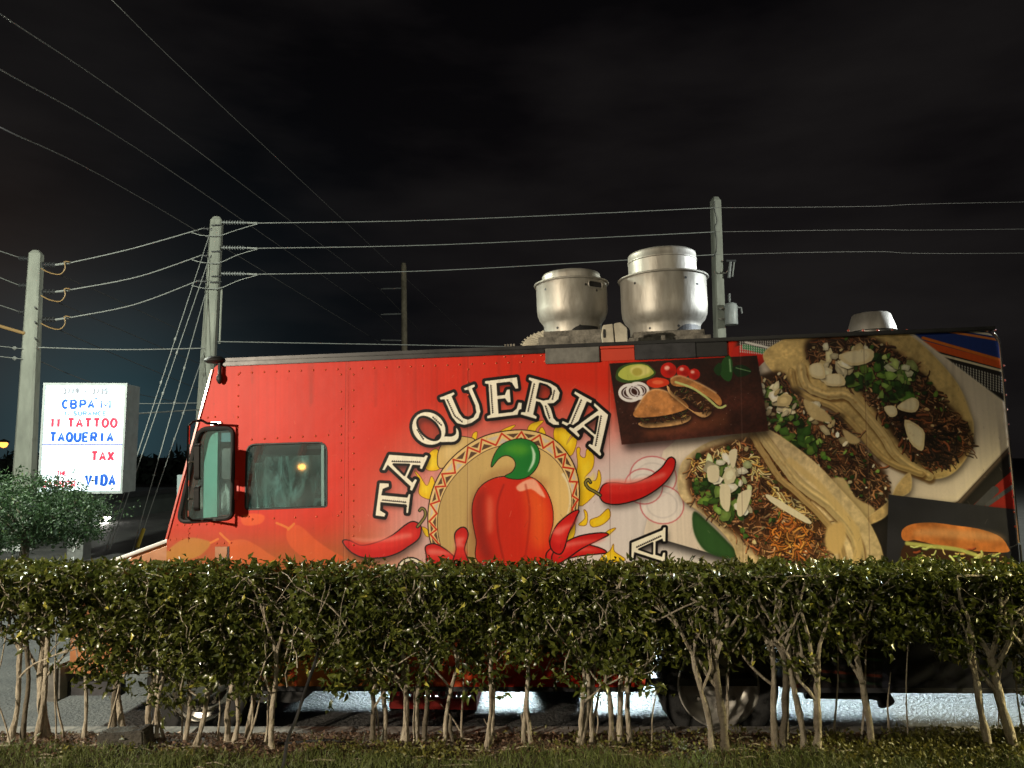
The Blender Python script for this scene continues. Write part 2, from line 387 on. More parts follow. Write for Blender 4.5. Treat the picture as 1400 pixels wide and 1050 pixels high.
    shards(cv, fill3, 110, MEAT + [(196,170,120), (150,110,70)], rng, (1.2,4.), .8); shards(cv, fill3, 50, LEAF, rng, (1.5,5), .8); shards(cv, fill3, 34, ONION, rng, (1.2,4), .6)
    strands(cv, C5([(380,380),(520,400),(650,480),(690,560),(600,620),(470,560)]), 150, [(38,26,20),(52,34,26),(26,18,14),(110,60,36)], rng, (8,18), (2,4.4), .5, .6)
    shards(cv, C5([(200,180),(420,160),(520,260),(480,370),(340,330),(230,290)]), 90, LEAF, rng, (4,11))
    shards(cv, C5([(130,130),(330,130),(300,220),(140,260)]), 16, ONION, rng, (6,13), .5)
    shards(cv, C5([(380,170),(520,200),(500,290),(420,300)]), 20, [(170,186,110),(120,150,70),(226,226,190)], rng, (3,9))
    for P in ([(440,375),(500,340),(530,360),(515,400),(460,395)], [(470,430),(545,470),(552,520),(540,560),(490,520)], [(200,165),(330,140),(335,190),(250,210)], [(385,380),(430,375),(440,410),(410,420)], [(140,250),(210,245),(225,290),(150,290)], [(80,210),(130,200),(145,260),(90,255)]):
        cv.poly(np.array(C5(P)) + [1.5, 2.5], (14,8,6), .7, soft=1.2); cv.poly(smooth(C5(P), 3), (226,206,160)); cv.poly(smooth(np.array(C5(P)) * .75 + np.array(C5(P)).mean(0) * .25, 3) - [.6, 1], (242,230,196), .7, soft=.8)
    cv.line(smooth(C5([(540,150),(640,250),(700,340),(730,420)]), 5, False), 9, (222,190,124), .8, soft=2)
    fold(cv, C5([(45,215),(70,290),(150,330),(230,330),(290,385),(370,480),(430,570),(500,625),(570,665)]), 11, rng)
    fold(cv, C5([(5,230),(20,300),(90,345),(180,380),(270,460),(350,560),(420,610),(540,655)]), 8, rng, (206,174,112))
    # taco 2, middle
    fill2 = C5([(-140,260),(-30,235),(20,330),(120,380),(200,420),(290,520),(370,620),(410,700),(400,780),(330,840),(240,800),(100,680),(-40,540),(-140,440),(-190,360)])
    cv.poly(smooth(fill2, 4), (44,26,14), .98, soft=2)
    strands(cv, fill2, 950, MEAT, rng, (6,18), (1.,3.2), .95, .6)
    shards(cv, fill2, 110, MEAT + [(196,170,120), (150,110,70)], rng, (1.2,4.), .8); shards(cv, fill2, 50, LEAF, rng, (1.5,5), .8); shards(cv, fill2, 34, ONION, rng, (1.2,4), .6)
    shards(cv, C5([(-130,300),(10,330),(120,480),(150,600),(40,560),(-90,440)]), 80, LEAF, rng, (3,9))
    shards(cv, C5([(-150,250),(-20,300),(30,400),(-60,420),(-150,360)]), 40, ONION, rng, (4,11), .5)
    shards(cv, C5([(60,330),(180,420),(260,500),(200,560),(90,430)]), 14, ONION, rng, (4,9), .4)
    for P in ([(60,345),(150,400),(170,440),(100,430),(65,390)], [(215,470),(285,510),(275,530),(240,525)], [(160,690),(220,670),(270,750),(350,800),(300,860),(230,800)]):
        cv.poly(smooth(C5(P), 3), (204,180,128), .95, soft=.5)
    shell(cv, C5([(280,860),(400,770),(440,700),(490,650),(495,720),(440,760),(390,830),(300,870)]), rng, (214,182,124))
    # taco 1, lower left
    shell(cv, C4([(340,640),(330,720),(350,780),(420,830),(500,900),(560,970),(620,1060),(900,1120),(1180,1080),(1150,900),(1000,720),(880,600),(700,480),(600,500),(460,540),(380,590)]), rng, (234,208,156))
    fill1 = C4([(390,610),(470,560),(600,520),(690,520),(760,600),(830,720),(900,820),(960,900),(970,1010),(860,1050),(700,1040),(600,950),(500,880),(400,790),(365,700)])
    cv.poly(smooth(fill1, 4), (70,40,20), .95, soft=3)
    strands(cv, fill1, 850, [tuple(min(255, int(c_ * 1.3)) for c_ in m_) for m_ in MEAT] + [(206,160,104), (190,136,84)] + [(176,106,50)], rng, (6,17), (1.,3.4), .8, .8)
    shards(cv, fill1, 110, MEAT + [(196,170,120), (150,110,70)], rng, (1.2,4.), .8); shards(cv, fill1, 50, LEAF, rng, (1.5,5), .8); shards(cv, fill1, 34, ONION, rng, (1.2,4), .6)
    strands(cv, C4([(380,620),(560,560),(560,660),(420,730)]), 110, CHEESE, rng, (5,12), (1.2,2.6), .3, .9)
    shards(cv, C4([(400,680),(520,600),(600,720),(640,880),(540,880),(400,760)]), 70, LEAF, rng, (4,11))
    strands(cv, C4([(580,600),(660,600),(720,760),(860,860),(900,880),(860,800),(700,700)]), 90, CHEESE, rng, (7,18), (1.4,3), .6, .5)
    shards(cv, C4([(450,600),(620,580),(640,760),(600,880),(480,700)]), 22, [(236,230,206),(216,206,170),(196,206,150)], rng, (5,14), .4)
    strands(cv, C4([(740,880),(830,840),(900,930),(860,1020),(740,1000),(690,900)]), 90, [(206,120,48),(226,150,70),(150,80,34)], rng, (8,20), (1.4,3.6))
    for P in ([(455,645),(500,640),(500,700),(460,705)], [(585,760),(640,740),(625,810),(600,850),(580,840)], [(715,760),(880,860),(870,880),(720,790)], [(545,580),(580,570),(570,640),(555,640)], [(510,720),(550,730),(545,830),(510,800)]):
        cv.poly(np.array(C4(P)) + [1.2, 2], (20,12,8), .6, soft=1); cv.poly(smooth(C4(P), 3), (234,222,188))
    fold(cv, C4([(660,480),(720,560),(780,640),(850,720),(960,800),(1050,900),(1090,980),(1095,1060)]), 13, rng, (228,200,140))
    fold(cv, C4([(640,500),(700,600),(760,690),(850,770),(960,880),(1010,970),(1030,1060)]), 8, rng, (204,170,110))
    cv.line(C5([(0,600),(110,690),(200,790),(270,880),(285,950),(270,1010)]), 9, (216,186,124), .9, soft=1.4)
    for P in ([(150,880),(210,850),(230,900),(200,980),(150,960)],):
        cv.poly(smooth(C5(P), 4), (214,180,116), 1, soft=1)
    # loose crumbs of onion, herbs and meat tie the fillings together
    for F_ in (big, C4([(340,640),(330,720),(350,780),(420,830),(500,900),(560,970),(620,1060),(900,1120)])):
        P_ = np.asarray(F_)
        for _ in range(260):
            p = P_.min(0) + rng.random(2) * (P_.max(0) - P_.min(0))
            if inside(p, F_): cv.poly(ell(p[0], p[1], .6 + 1.8 * rng.random(), .5 + rng.random(), rng.random() * 3, 7), (146, 96, 50), .22, soft=.6)
    # board with sandwiches
    B = [(833,497),(1035,486),(1051,589),(850,608)]
    cv.poly(np.array(B) + [4, 8], (12, 8, 8), .75, soft=5)
    def wood(h, w):
        n = value_noise(h, w // 1, 60, rng); yy = np.linspace(0, 1, h)[:, None]
        g = fbm(h, w, 14, rng, 3)
        g = box_blur(g, 2) * .6 + .4 * value_noise(h, w, 5, rng)
        return (hexc((70, 34, 26)) * (.5 + .5 * n[..., None]) * (.7 + .6 * g[..., None]) * (.65 + .75 * yy[..., None]))
    cv.textured(B, wood)
    cv.poly(C4([(180,480),(540,410),(545,470),(200,520)]), (150,84,48), .35, soft=4)
    cv.poly(smooth(C4([(66,262),(80,225),(130,205),(190,205),(225,228),(236,250),(200,275),(120,288),(80,282)]), 4), (52,78,30))
    cv.poly(smooth(C4([(78,258),(95,228),(135,212),(190,212),(220,232),(226,250),(190,268),(120,278)]), 4), (176,184,82))
    cv.poly(smooth(C4([(130,225),(170,213),(208,225),(212,245),(170,262),(135,250)]), 4), (212,206,120), 1, soft=1)
    cv.poly(ell(820 + 158 / 3.087, 430 + 242 / 3.087, 7, 5.5), (170,160,70), 1, soft=.8)
    for x, y, r in ((290,235,34),(352,240,28),(398,252,25)):
        cx, cy = C4([(x, y)])[0]; cv.poly(ell(cx, cy, r / 3.1, r / 3.2), (190,26,16)); cv.poly(ell(cx - 2, cy - 3, r / 9, r / 11), (250,190,176), .9, soft=.6); cv.poly(ell(cx + 2, cy + 3, r / 6, r / 9), (110,10,8), .5, soft=1.5)
    cv.poly(smooth(C4([(200,280),(240,266),(285,275),(290,295),(240,310),(205,300)]), 4), (206,54,26)); cv.poly(ell(*C4([(245,286)])[0], 8, 3), (236,120,80), .7, soft=.8)
    for x, y, r in ((130,330,46),(160,322,44)):
        cx, cy = C4([(x, y)])[0]; cv.line(ell(cx, cy, r / 3.1, r / 4.2), 4, (226,222,222), closed=True); cv.line(ell(cx, cy, r / 4.6, r / 6.4), 1.6, (196,190,196), closed=True)
    cv.poly(smooth(C4([(505,240),(520,190),(545,172),(560,200),(560,250),(550,280),(525,275)]), 4), (34,74,30)); cv.poly(smooth(C4([(480,235),(500,205),(515,215),(505,260)]), 3), (24,54,22)); cv.line(C4([(548,190),(552,240)]), 2, (150,190,140), .8, soft=.6)
    cv.poly(smooth(C4([(560,225),(600,212),(640,235),(625,255),(580,262)]), 3), (18,40,18)); cv.line(C4([(575,225),(635,240)]), 1.4, (110,150,100), .8)
    def sandwich(top, fillp, bot, ang):
        for P, c in ((bot, (206,158,104)), (fillp, (56,30,16)), (top, (186,124,70))):
            S = smooth(C4(P), 4); cv.poly(S + [1, 3], (10,6,4), .7, soft=2)
            cv.textured(S, lambda h, w, c=c: hexc(c) * (.6 + .75 * fbm(h, w, 20, rng, 4)[..., None]))
            if c[0] < 100: strands(cv, C4(P), 46, MEAT + [(176,150,80), (90,110,50)], rng, (3,7), (.9,2))
        cv.line(smooth(C4(top[:4]), 4, False), 2, (236,196,150), .6, soft=1)
    sandwich([(150,400),(200,330),(250,315),(330,345),(370,380),(365,400),(280,425),(170,435),(142,425)], [(170,430),(280,420),(370,410),(372,432),(280,450),(180,455)], [(170,455),(280,450),(375,425),(380,445),(330,466),(220,478),(175,472)], 0)
    sandwich([(300,270),(340,258),(420,290),(490,330),(515,365),(505,385),(460,350),(380,310),(310,300)], [(295,305),(330,295),(400,320),(470,370),(478,400),(440,410),(380,370),(310,330)], [(283,300),(295,310),(330,355),(400,410),(470,408),(455,430),(420,430),(350,380),(295,335)], .5)
    cv.line(smooth(C4([(320,285),(390,310),(450,350),(500,392),(530,385)]), 4, False), 3, (196,206,130), .95)
    for _ in range(60):
        x, y = 40 + 600 * rng.random(), 300 + 170 * rng.random()
        cv.poly(ell(*C4([(x, y)])[0], .6, .5, 0, 6), (220,200,190), .5)
    # burger panel lower right
    P = [(1215,676),(1330,690),(1402,698),(1405,960),(1205,960)]
    cv.poly(np.array(P) + [-3, 2], (8, 6, 6), .6, soft=4)
    cv.textured(P, lambda h, w: hexc((40, 40, 48)) * (.55 + .7 * fbm(h, w, 120, rng, 3)[..., None]))
    bun = smooth(C5([(460,885),(500,860),(580,853),(680,865),(780,880),(860,910),(893,950),(890,975),(760,972),(600,945),(520,935),(465,925)]), 5)
    cv.textured(bun, lambda h, w: hexc((206, 120, 58)) * (.62 + .7 * fbm(h, w, 30, rng, 4)[..., None]))
    cv.poly((bun - bun.mean(0)) * [.86, .4] + bun.mean(0) + [6, -4], (228,180,130), .5, soft=3)
    low = C5([(480,930),(600,945),(760,970),(880,985),(860,1080),(480,1060)])
    cv.poly(smooth(low, 3), (60,34,18)); strands(cv, low, 60, [(190,200,120),(120,150,60),(206,180,110),(150,70,40)], rng, (6,16), (2,4), .1, .3)
    cv.line(smooth(C5([(480,938),(560,948),(680,962),(760,985)]), 4, False), 5, (196,200,110), .9, soft=.8)
    # flames behind the hat
    Y = (240, 196, 24)
    fl = [C3([(445,490),(480,470),(500,520),(490,565),(440,570),(425,545)]), C3([(375,575),(400,600),(425,640),(440,640),(455,600),(470,640),(455,700),(430,705),(395,680),(400,625)]),
          C3([(650,420),(655,395),(672,388),(668,420)]), C3([(770,395),(810,370),(855,355),(820,385),(790,400)]), C3([(915,385),(930,350),(990,333),(960,365),(945,390)]), C3([(970,385),(985,365),(1000,400)]),
          C3([(1040,400),(1055,360),(1110,375),(1160,320),(1165,370),(1135,385),(1110,420),(1100,450),(1140,400),(1148,440),(1120,500),(1060,460)]),
          C3([(1150,470),(1165,465),(1165,500),(1190,510),(1200,470),(1230,500),(1225,560),(1185,610),(1240,620),(1255,570),(1265,620),(1240,680),(1160,740),(1150,600),(1155,540)]),
          C3([(1160,830),(1190,800),(1185,760),(1200,780),(1195,830)]), C3([(1215,810),(1260,790),(1300,755),(1308,795),(1270,830),(1225,840)]), C3([(1275,890),(1300,860),(1335,848),(1300,880)]), C3([(1270,985),(1310,955),(1325,925),(1330,960),(1380,1000),(1270,1010)]),
          C3([(410,845),(430,850),(450,880),(430,885)]), C3([(1060,930),(1110,880),(1100,840),(1135,810),(1140,870),(1110,920)])]
    for F in fl:
        S = smooth(F, 4); cv.line(S, 1.6, (120,70,20), .9, closed=True); cv.poly(S, Y)
        m = S.mean(0); cv.poly((S - m) * .55 + m + [0, 2], (250,222,60), .6, soft=1.5)
    # sombrero: crown, brim, zigzag band
    K = (34, 14, 10)
    crown = smooth(C3([(500,560),(485,500),(510,440),(560,410),(620,412),(660,430),(600,500)]), 5)
    cv.line(crown, 1.8, K, closed=True); cv.poly(crown, (214,180,112)); cv.poly((crown - crown.mean(0)) * .6 + crown.mean(0), (232,204,144), .6, soft=4)
    outer = smooth(C3([(500,1010),(455,920),(440,830),(445,730),(475,630),(530,540),(610,465),(710,408),(830,382),(940,385),(1040,425),(1110,500),(1150,590),(1160,690),(1145,800),(1105,870),(1030,935),(1000,1010)]), 6)
    inner = smooth(C3([(535,1010),(500,930),(484,840),(492,750),(522,665),(575,590),(650,520),(735,470),(830,448),(930,452),(1010,490),(1070,550),(1108,630),(1125,710),(1115,800),(1080,870),(1015,930),(985,1010)]), 6)
    cv.poly(outer + [3, 4], (20,14,14), .5, soft=4)
    cv.line(outer, 2.6, K, closed=True); cv.poly(outer, (232,198,132))
    cv.line(inner, 1.4, K, closed=True)
    cv.textured(inner, lambda h, w: hexc((212,178,112)) * (.9 + .16 * np.linspace(0, 1, w)[None, :, None]))
    n = 90; N = len(outer)
    idx = np.linspace(2, N - 12, 41).astype(int)
    zz = []
    for j, i in enumerate(idx):
        o, q = outer[i], inner[i]; t = .1 if j % 2 else .86
        zz.append(o + (q - o) * t)
        a, b = outer[idx[max(0, j - 1)]], outer[idx[min(40, j + 1)]]; c, d = inner[idx[max(0, j - 1)]], inner[idx[min(40, j + 1)]]
        if 0 < j < 40:
            if j % 2: tri = [c + (a - c) * .2 + (q - c) * .35, d + (b - d) * .2 + (q - d) * .35, o + (q - o) * .48]
            else: tri = [a + (c - a) * .2 + (o - a) * .35, b + (d - b) * .2 + (o - b) * .35, o + (q - o) * .52]
            cv.poly(tri, (92, 66, 48) if (j // 2) % 3 else (206,190,176))
    cv.line(zz, 2.2, (196, 48, 22))
    cv.line(smooth(C3([(1085,590),(1110,640),(1118,720),(1105,780)]), 5, False), 4, (240,226,190), .8, soft=.8, w1=1)
    # a plain red pepper under a green stem (stand-in of the same size and colours)
    halo = smooth(C3([(640,1010),(625,850),(640,740),(680,640),(740,580),(830,555),(900,575),(960,600),(1000,660)]), 5)
    cv.poly(halo, (150,104,60), .45, soft=4)
    head = smooth(C3([(700,1020),(670,900),(652,800),(655,720),(690,650),(760,608),(850,600),(930,605),(990,650),(1028,730),(1035,820),(1015,910),(1030,1020)]), 6)
    cv.line(head, 2.2, K, closed=True); cv.poly(head, (206,40,18))
    cv.poly(C3([(700,1000),(668,880),(655,780),(665,700),(720,640),(700,740),(720,900),(760,1010)]), (122,22,14), .7, soft=5)
    cv.poly(smooth(C3([(900,660),(960,650),(1010,740),(1015,850),(980,960),(930,900),(920,760)]), 4), (236,96,34), .8, soft=7)
    cv.poly(smooth(C3([(860,650),(900,620),(945,612),(975,650),(1000,700),(975,690),(930,660),(880,672)]), 4), (246,180,150), .9, soft=.8)
    cv.line(smooth(C3([(800,640),(770,740),(775,880),(800,1000)]), 5, False), 2.2, (140,22,12), .7, soft=1.2)
    cv.line(smooth(C3([(905,640),(925,760),(915,900),(900,1000)]), 5, False), 2.0, (150,26,12), .6, soft=1.2)
    cv.poly(smooth(C3([(720,720),(735,690),(750,740),(745,860),(725,860)]), 4), (244,140,110), .5, soft=2.5)
    stem = smooth(C3([(742,553),(755,500),(790,450),(850,424),(910,424),(955,450),(972,500),(958,555),(915,600),(860,612),(808,600),(840,580),(858,545),(845,512),(810,498),(775,515)]), 5)
    cv.line(stem, 2, K, closed=True); cv.poly(stem, (24,120,44)); cv.poly(smooth(C3([(770,500),(810,460),(870,440),(930,470),(880,500),(840,490),(800,480)]), 4), (96,170,40), .7, soft=4)
    cv.poly(smooth(C3([(930,450),(952,490),(945,540),(915,580),(935,530),(938,490)]), 4), (210,238,210), .95, soft=.4)
    # small chillies around it
    chili(cv, C3([(430,935),(470,925),(520,950),(560,985),(590,1020),(450,1030),(432,970)]), None, False)
    chili(cv, C3([(590,850),(615,848),(628,880),(610,950),(630,1020),(560,1020),(575,950),(568,880)]), None, False)
    for x0, y0, x1, y1, wd in ((1010,985,1290,965,36),(1040,1000,1300,880,34),(1050,960,1160,765,38)):
        a = math.atan2(y1 - y0, x1 - x0); n = np.array([-math.sin(a), math.cos(a)]); A = np.array([x0, y0]); D = np.array([x1 - x0, y1 - y0])
        pts = [A + D * t + n * (wd * w - 22 * math.sin(t * 3)) for t, w in ((0,-.5),(.15,-1),(.5,-.9),(.85,-.45),(1,0),(.85,.35),(.5,.75),(.15,.9),(0,.5))]
        chili(cv, C3(pts), None, False)
    # side chillies with curled stems
    chili(cv, C3([(32,912),(60,908),(120,932),(200,915),(270,882),(330,835),(365,818),(395,830),(403,850),(392,895),(340,935),(290,965),(220,985),(130,985),(70,958)]), C3([(388,840),(408,815),(424,790),(424,765),(410,752),(398,762)]))
    chili(cv, C4([(3,745),(20,718),(60,712),(130,716),(200,692),(260,650),(288,612),(305,605),(317,622),(305,665),(262,718),(182,770),(90,797),(30,795),(5,775)]), C3([(1262,690),(1235,672),(1205,655),(1192,630),(1205,615),(1215,628)]))
    # arched lettering
    LET = [('T', (338,809), (22,-172), (-152,-14)), ('A', (362,668), (76,-166), (-158,-66)), ('Q', (444,478), (108,-100), (-112,-116)), ('U', (560,375), (165,-64), (-66,-152)),
           ('E', (722,322), (165,-20), (-12,-178)), ('R', (882,303), (180,52), (40,-178)), ('I', (1078,345), (88,48), (64,-152)), ('A', (1090,378), (170,128), (122,-158))]
    LET[-1] = ('A', (1112,372), (150,130), (92,-150))
    for ch, o, w, u in LET:
        letter(cv, ch, C3([o])[0], (w[0] / 3.5, w[1] / 3.5), (u[0] / 3.5, u[1] / 3.5))
    letter(cv, 'A', (909,771), (1,-50), (-46,3), 3.6)
    arc = smooth([(544,790),(548,772),(560,765),(573,770),(579,790)], 5, False)
    cv.line(arc, 7, (12,9,10)); cv.line(arc, 3.6, (234,226,202))
    # light overall wear of the vinyl
    d = fbm(H, W, 220, rng, 4)[..., None]; e = value_noise(H, W, 3, rng)[..., None]
    st = np.repeat(value_noise(1, W, 5, rng), H, 0)[..., None] * fbm(H, W, 160, rng, 2)[..., None]
    cv.img *= .90 + .13 * d + .025 * e + .07 * st
    for x in (474, 640, 832, 1010, 1180):       # overlaps of the vinyl sheets
        cv.line([(x, 440), (x + (x - 700) * .03, 940)], .8, (60, 30, 24), .35, soft=.4); cv.line([(x + 1.6, 440), (x + 1.6 + (x - 700) * .03, 940)], .7, (255, 230, 220), .16, soft=.4)
    for _ in range(420):
        x, y = 240 + 1140 * rng.random(), 470 + 450 * rng.random(); l = 2 + 9 * rng.random() ** 3; a = 1.57 + rng.normal() * .5
        cv.line([(x, y), (x + l * math.cos(a), y + l * math.sin(a))], .5, (60, 40, 34) if rng.random() < .6 else (250, 230, 220), .12 + .22 * rng.random(), soft=.2)
    for _ in range(36):
        x = 300 + 1060 * rng.random(); y = 478 + 30 * rng.random(); l = 20 + 90 * rng.random()
        cv.line([(x, y), (x + rng.normal(), y + l)], 1.5 + 3 * rng.random(), (50, 34, 28), .10, soft=1.5)
    return np.clip(cv.img, 0, 1)
# ------------------------------------------------------------------ helpers
def mat(name, c, rough=.6, metal=0., noise=0., scale=8., bump=0., spec=.5, emit=None, es=1., coat=0., c2=None, bscale=None, stretch=None, trans=0.):
    m = bpy.data.materials.new(name); m.use_nodes = True; t = m.node_tree; b = t.nodes['Principled BSDF']
    b.inputs['Base Color'].default_value = (*c, 1); b.inputs['Roughness'].default_value = rough; b.inputs['Metallic'].default_value = metal
    b.inputs['Specular IOR Level'].default_value = spec; b.inputs['Coat Weight'].default_value = coat; b.inputs['Coat Roughness'].default_value = .12
    if trans: b.inputs['Transmission Weight'].default_value = trans
    if emit: b.inputs['Emission Color'].default_value = (*emit, 1); b.inputs['Emission Strength'].default_value = es
    tc = t.nodes.new('ShaderNodeTexCoord'); mp = t.nodes.new('ShaderNodeMapping'); t.links.new(tc.outputs['Object'], mp.inputs['Vector'])
    if stretch: mp.inputs['Scale'].default_value = stretch
    if noise or c2:
        n = t.nodes.new('ShaderNodeTexNoise'); n.inputs['Scale'].default_value = scale; n.inputs['Detail'].default_value = 6; n.inputs['Roughness'].default_value = .62
        t.links.new(mp.outputs[0], n.inputs['Vector'])
        r = t.nodes.new('ShaderNodeValToRGB'); r.color_ramp.elements[0].position = .32; r.color_ramp.elements[1].position = .68
        d = c2 if c2 else tuple(x * (1 - noise) for x in c)
        r.color_ramp.elements[0].color = (*d, 1); r.color_ramp.elements[1].color = (*[min(1, x * (1 + noise * .5)) for x in c], 1)
        t.links.new(n.outputs['Fac'], r.inputs['Fac']); t.links.new(r.outputs[0], b.inputs['Base Color'])
        rr = t.nodes.new('ShaderNodeMapRange'); rr.inputs['To Min'].default_value = max(.03, rough - .12); rr.inputs['To Max'].default_value = min(1, rough + .14)
        t.links.new(n.outputs['Fac'], rr.inputs['Value']); t.links.new(rr.outputs[0], b.inputs['Roughness'])
    if bump:
        n2 = t.nodes.new('ShaderNodeTexNoise'); n2.inputs['Scale'].default_value = bscale or scale * 4; n2.inputs['Detail'].default_value = 5
        t.links.new(mp.outputs[0], n2.inputs['Vector'])
        bp = t.nodes.new('ShaderNodeBump'); bp.inputs['Strength'].default_value = bump; bp.inputs['Distance'].default_value = .02
        t.links.new(n2.outputs['Fac'], bp.inputs['Height']); t.links.new(bp.outputs[0], b.inputs['Normal'])
    return m
def glass(name, c=(.75, .85, .85), rough=.03, alpha=.2):
    m = bpy.data.materials.new(name); m.use_nodes = True; t = m.node_tree; t.nodes.clear()
    o = t.nodes.new('ShaderNodeOutputMaterial'); mx = t.nodes.new('ShaderNodeMixShader'); tr = t.nodes.new('ShaderNodeBsdfTransparent'); gl = t.nodes.new('ShaderNodeBsdfGlossy')
    tr.inputs[0].default_value = (*c, 1); gl.inputs['Roughness'].default_value = rough
    df = t.nodes.new('ShaderNodeBsdfDiffuse'); df.inputs[0].default_value = (.55, .6, .58, 1); m2 = t.nodes.new('ShaderNodeMixShader'); m2.inputs[0].default_value = .10
    n = t.nodes.new('ShaderNodeTexNoise'); n.inputs['Scale'].default_value = 2.5; n.inputs['Detail'].default_value = 5
    mr = t.nodes.new('ShaderNodeMapRange'); mr.inputs[1].default_value = .4; mr.inputs[2].default_value = .8; mr.inputs[3].default_value = .03; mr.inputs[4].default_value = .10
    t.links.new(n.outputs['Fac'], mr.inputs[0]); t.links.new(mr.outputs[0], m2.inputs[0])
    fr = t.nodes.new('ShaderNodeFresnel'); fr.inputs[0].default_value = 1.6
    t.links.new(fr.outputs[0], mx.inputs[0]); t.links.new(tr.outputs[0], mx.inputs[1]); t.links.new(gl.outputs[0], mx.inputs[2])
    t.links.new(mx.outputs[0], m2.inputs[1]); t.links.new(df.outputs[0], m2.inputs[2]); t.links.new(m2.outputs[0], o.inputs[0])
    return m
def tag(o, label=None, cat=None, group=None, kind=None):
    if label: o['label'] = label
    if cat: o['category'] = cat
    if group: o['group'] = group
    if kind: o['kind'] = kind
    return o
def empty(name, loc=(0, 0, 0), rz=0, parent=None):
    o = bpy.data.objects.new(name, None); col.objects.link(o); o.location = loc; o.rotation_euler = (0, 0, rz); o.empty_display_size = .1
    if parent: o.parent = parent
    return o
class MB:
    def __init__(s): s.v = []; s.f = []; s.mi = []; s.m = 0; s.sm = []; s.g = []
    def add(s, V, F, smooth=False):
        b = len(s.v); s.g.append((b, len(s.f), len(s.f) + len(F))); s.v += [tuple(map(float, x)) for x in V]; s.f += [tuple(b + i for i in f) for f in F]; s.mi += [s.m] * len(F); s.sm += [smooth] * len(F)
    def box(s, a, b, bev=0.):
        (x0, y0, z0), (x1, y1, z1) = a, b
        V = [(x, y, z) for x in (x0, x1) for y in (y0, y1) for z in (z0, z1)]
        s.add(V, [(0, 1, 3, 2), (4, 6, 7, 5), (0, 4, 5, 1), (2, 3, 7, 6), (0, 2, 6, 4), (1, 5, 7, 3)])
    def prism(s, pts, d0, d1, f=lambda x, y, d: (x, d, y), cap=True):   # outline in a plane, pushed from d0 to d1
        n = len(pts); V = [f(x, y, d0) for x, y in pts] + [f(x, y, d1) for x, y in pts]
        F = [(i, (i + 1) % n, n + (i + 1) % n, n + i) for i in range(n)]
        if cap: F += [tuple(range(n))[::-1], tuple(range(n, 2 * n))]
        s.add(V, F)
    def tube(s, P, r, n=8, closed=False, r1=None, cap=True):
        P = [Vector(p) for p in P]; m = len(P); V = []; F = []; prev = None
        for i, p in enumerate(P):
            if closed: d = P[(i + 1) % m] - P[i - 1]
            else: d = P[min(i + 1, m - 1)] - P[max(i - 1, 0)]
            d.normalize()
            a = Vector((0, 0, 1)) if prev is None and abs(d.z) < .9 else (Vector((1, 0, 0)) if prev is None else prev)
            a = (a - d * a.dot(d)).normalized(); prev = a; b = d.cross(a)
            rr = r[i] if isinstance(r, (list, tuple)) else (r if r1 is None else r + (r1 - r) * i / max(1, m - 1))
            for k in range(n):
                t = 2 * math.pi * k / n; V.append(p + a * math.cos(t) * rr + b * math.sin(t) * rr)
        for i in range(m if closed else m - 1):
            for k in range(n):
                i2 = (i + 1) % m; F.append((i * n + k, i * n + (k + 1) % n, i2 * n + (k + 1) % n, i2 * n + k))
        if cap and not closed: F += [tuple(range(n))[::-1], tuple((m - 1) * n + k for k in range(n))]
        s.add(V, F, True)
    def lathe(s, prof, c=(0, 0, 0), n=48, axis='z', smooth=True):
        V = []; F = []; m = len(prof)
        for r, h in prof:
            for k in range(n):
                t = 2 * math.pi * k / n; x, y = r * math.cos(t), r * math.sin(t)
                V.append((c[0] + x, c[1] + y, c[2] + h) if axis == 'z' else (c[0] + x, c[1] + h, c[2] + y))
        for i in range(m - 1):
            for k in range(n): F.append((i * n + k, i * n + (k + 1) % n, (i + 1) * n + (k + 1) % n, (i + 1) * n + k))
        s.add(V, F, smooth)
    def build_each(s, name, mats, parent=None, **k):     # every piece added becomes a part of its own
        out = []
        for (v0, f0, f1) in s.g:
            v1 = max(i for f in s.f[f0:f1] for i in f) + 1; c = MB(); c.add(s.v[v0:v1], [tuple(i - v0 for i in f) for f in s.f[f0:f1]], s.sm[f0]); out.append(c.build(name, mats, parent, **k))
        return out
    def build(s, name, mats, parent=None, bevel=0, seg=2, autosmooth=True):
        me = bpy.data.meshes.new(name); me.from_pydata(s.v, [], s.f)
        for m in (mats if isinstance(mats, (list, tuple)) else [mats]): me.materials.append(m)
        me.polygons.foreach_set('material_index', s.mi); me.polygons.foreach_set('use_smooth', s.sm)
        bm = bmesh.new(); bm.from_mesh(me); bmesh.ops.recalc_face_normals(bm, faces=bm.faces)
        if bevel:
            ed = [e for e in bm.edges if len(e.link_faces) == 2 and e.calc_face_angle(0) > .6]
            bmesh.ops.bevel(bm, geom=ed, offset=bevel, segments=seg, affect='EDGES', clamp_overlap=True)
        for e in bm.edges:
            if len(e.link_faces) == 2 and e.calc_face_angle(0) > .7: e.smooth = False
        bm.to_mesh(me); bm.free(); me.update()
        o = bpy.data.objects.new(name, me); col.objects.link(o)
        if parent: o.parent = parent
        return o
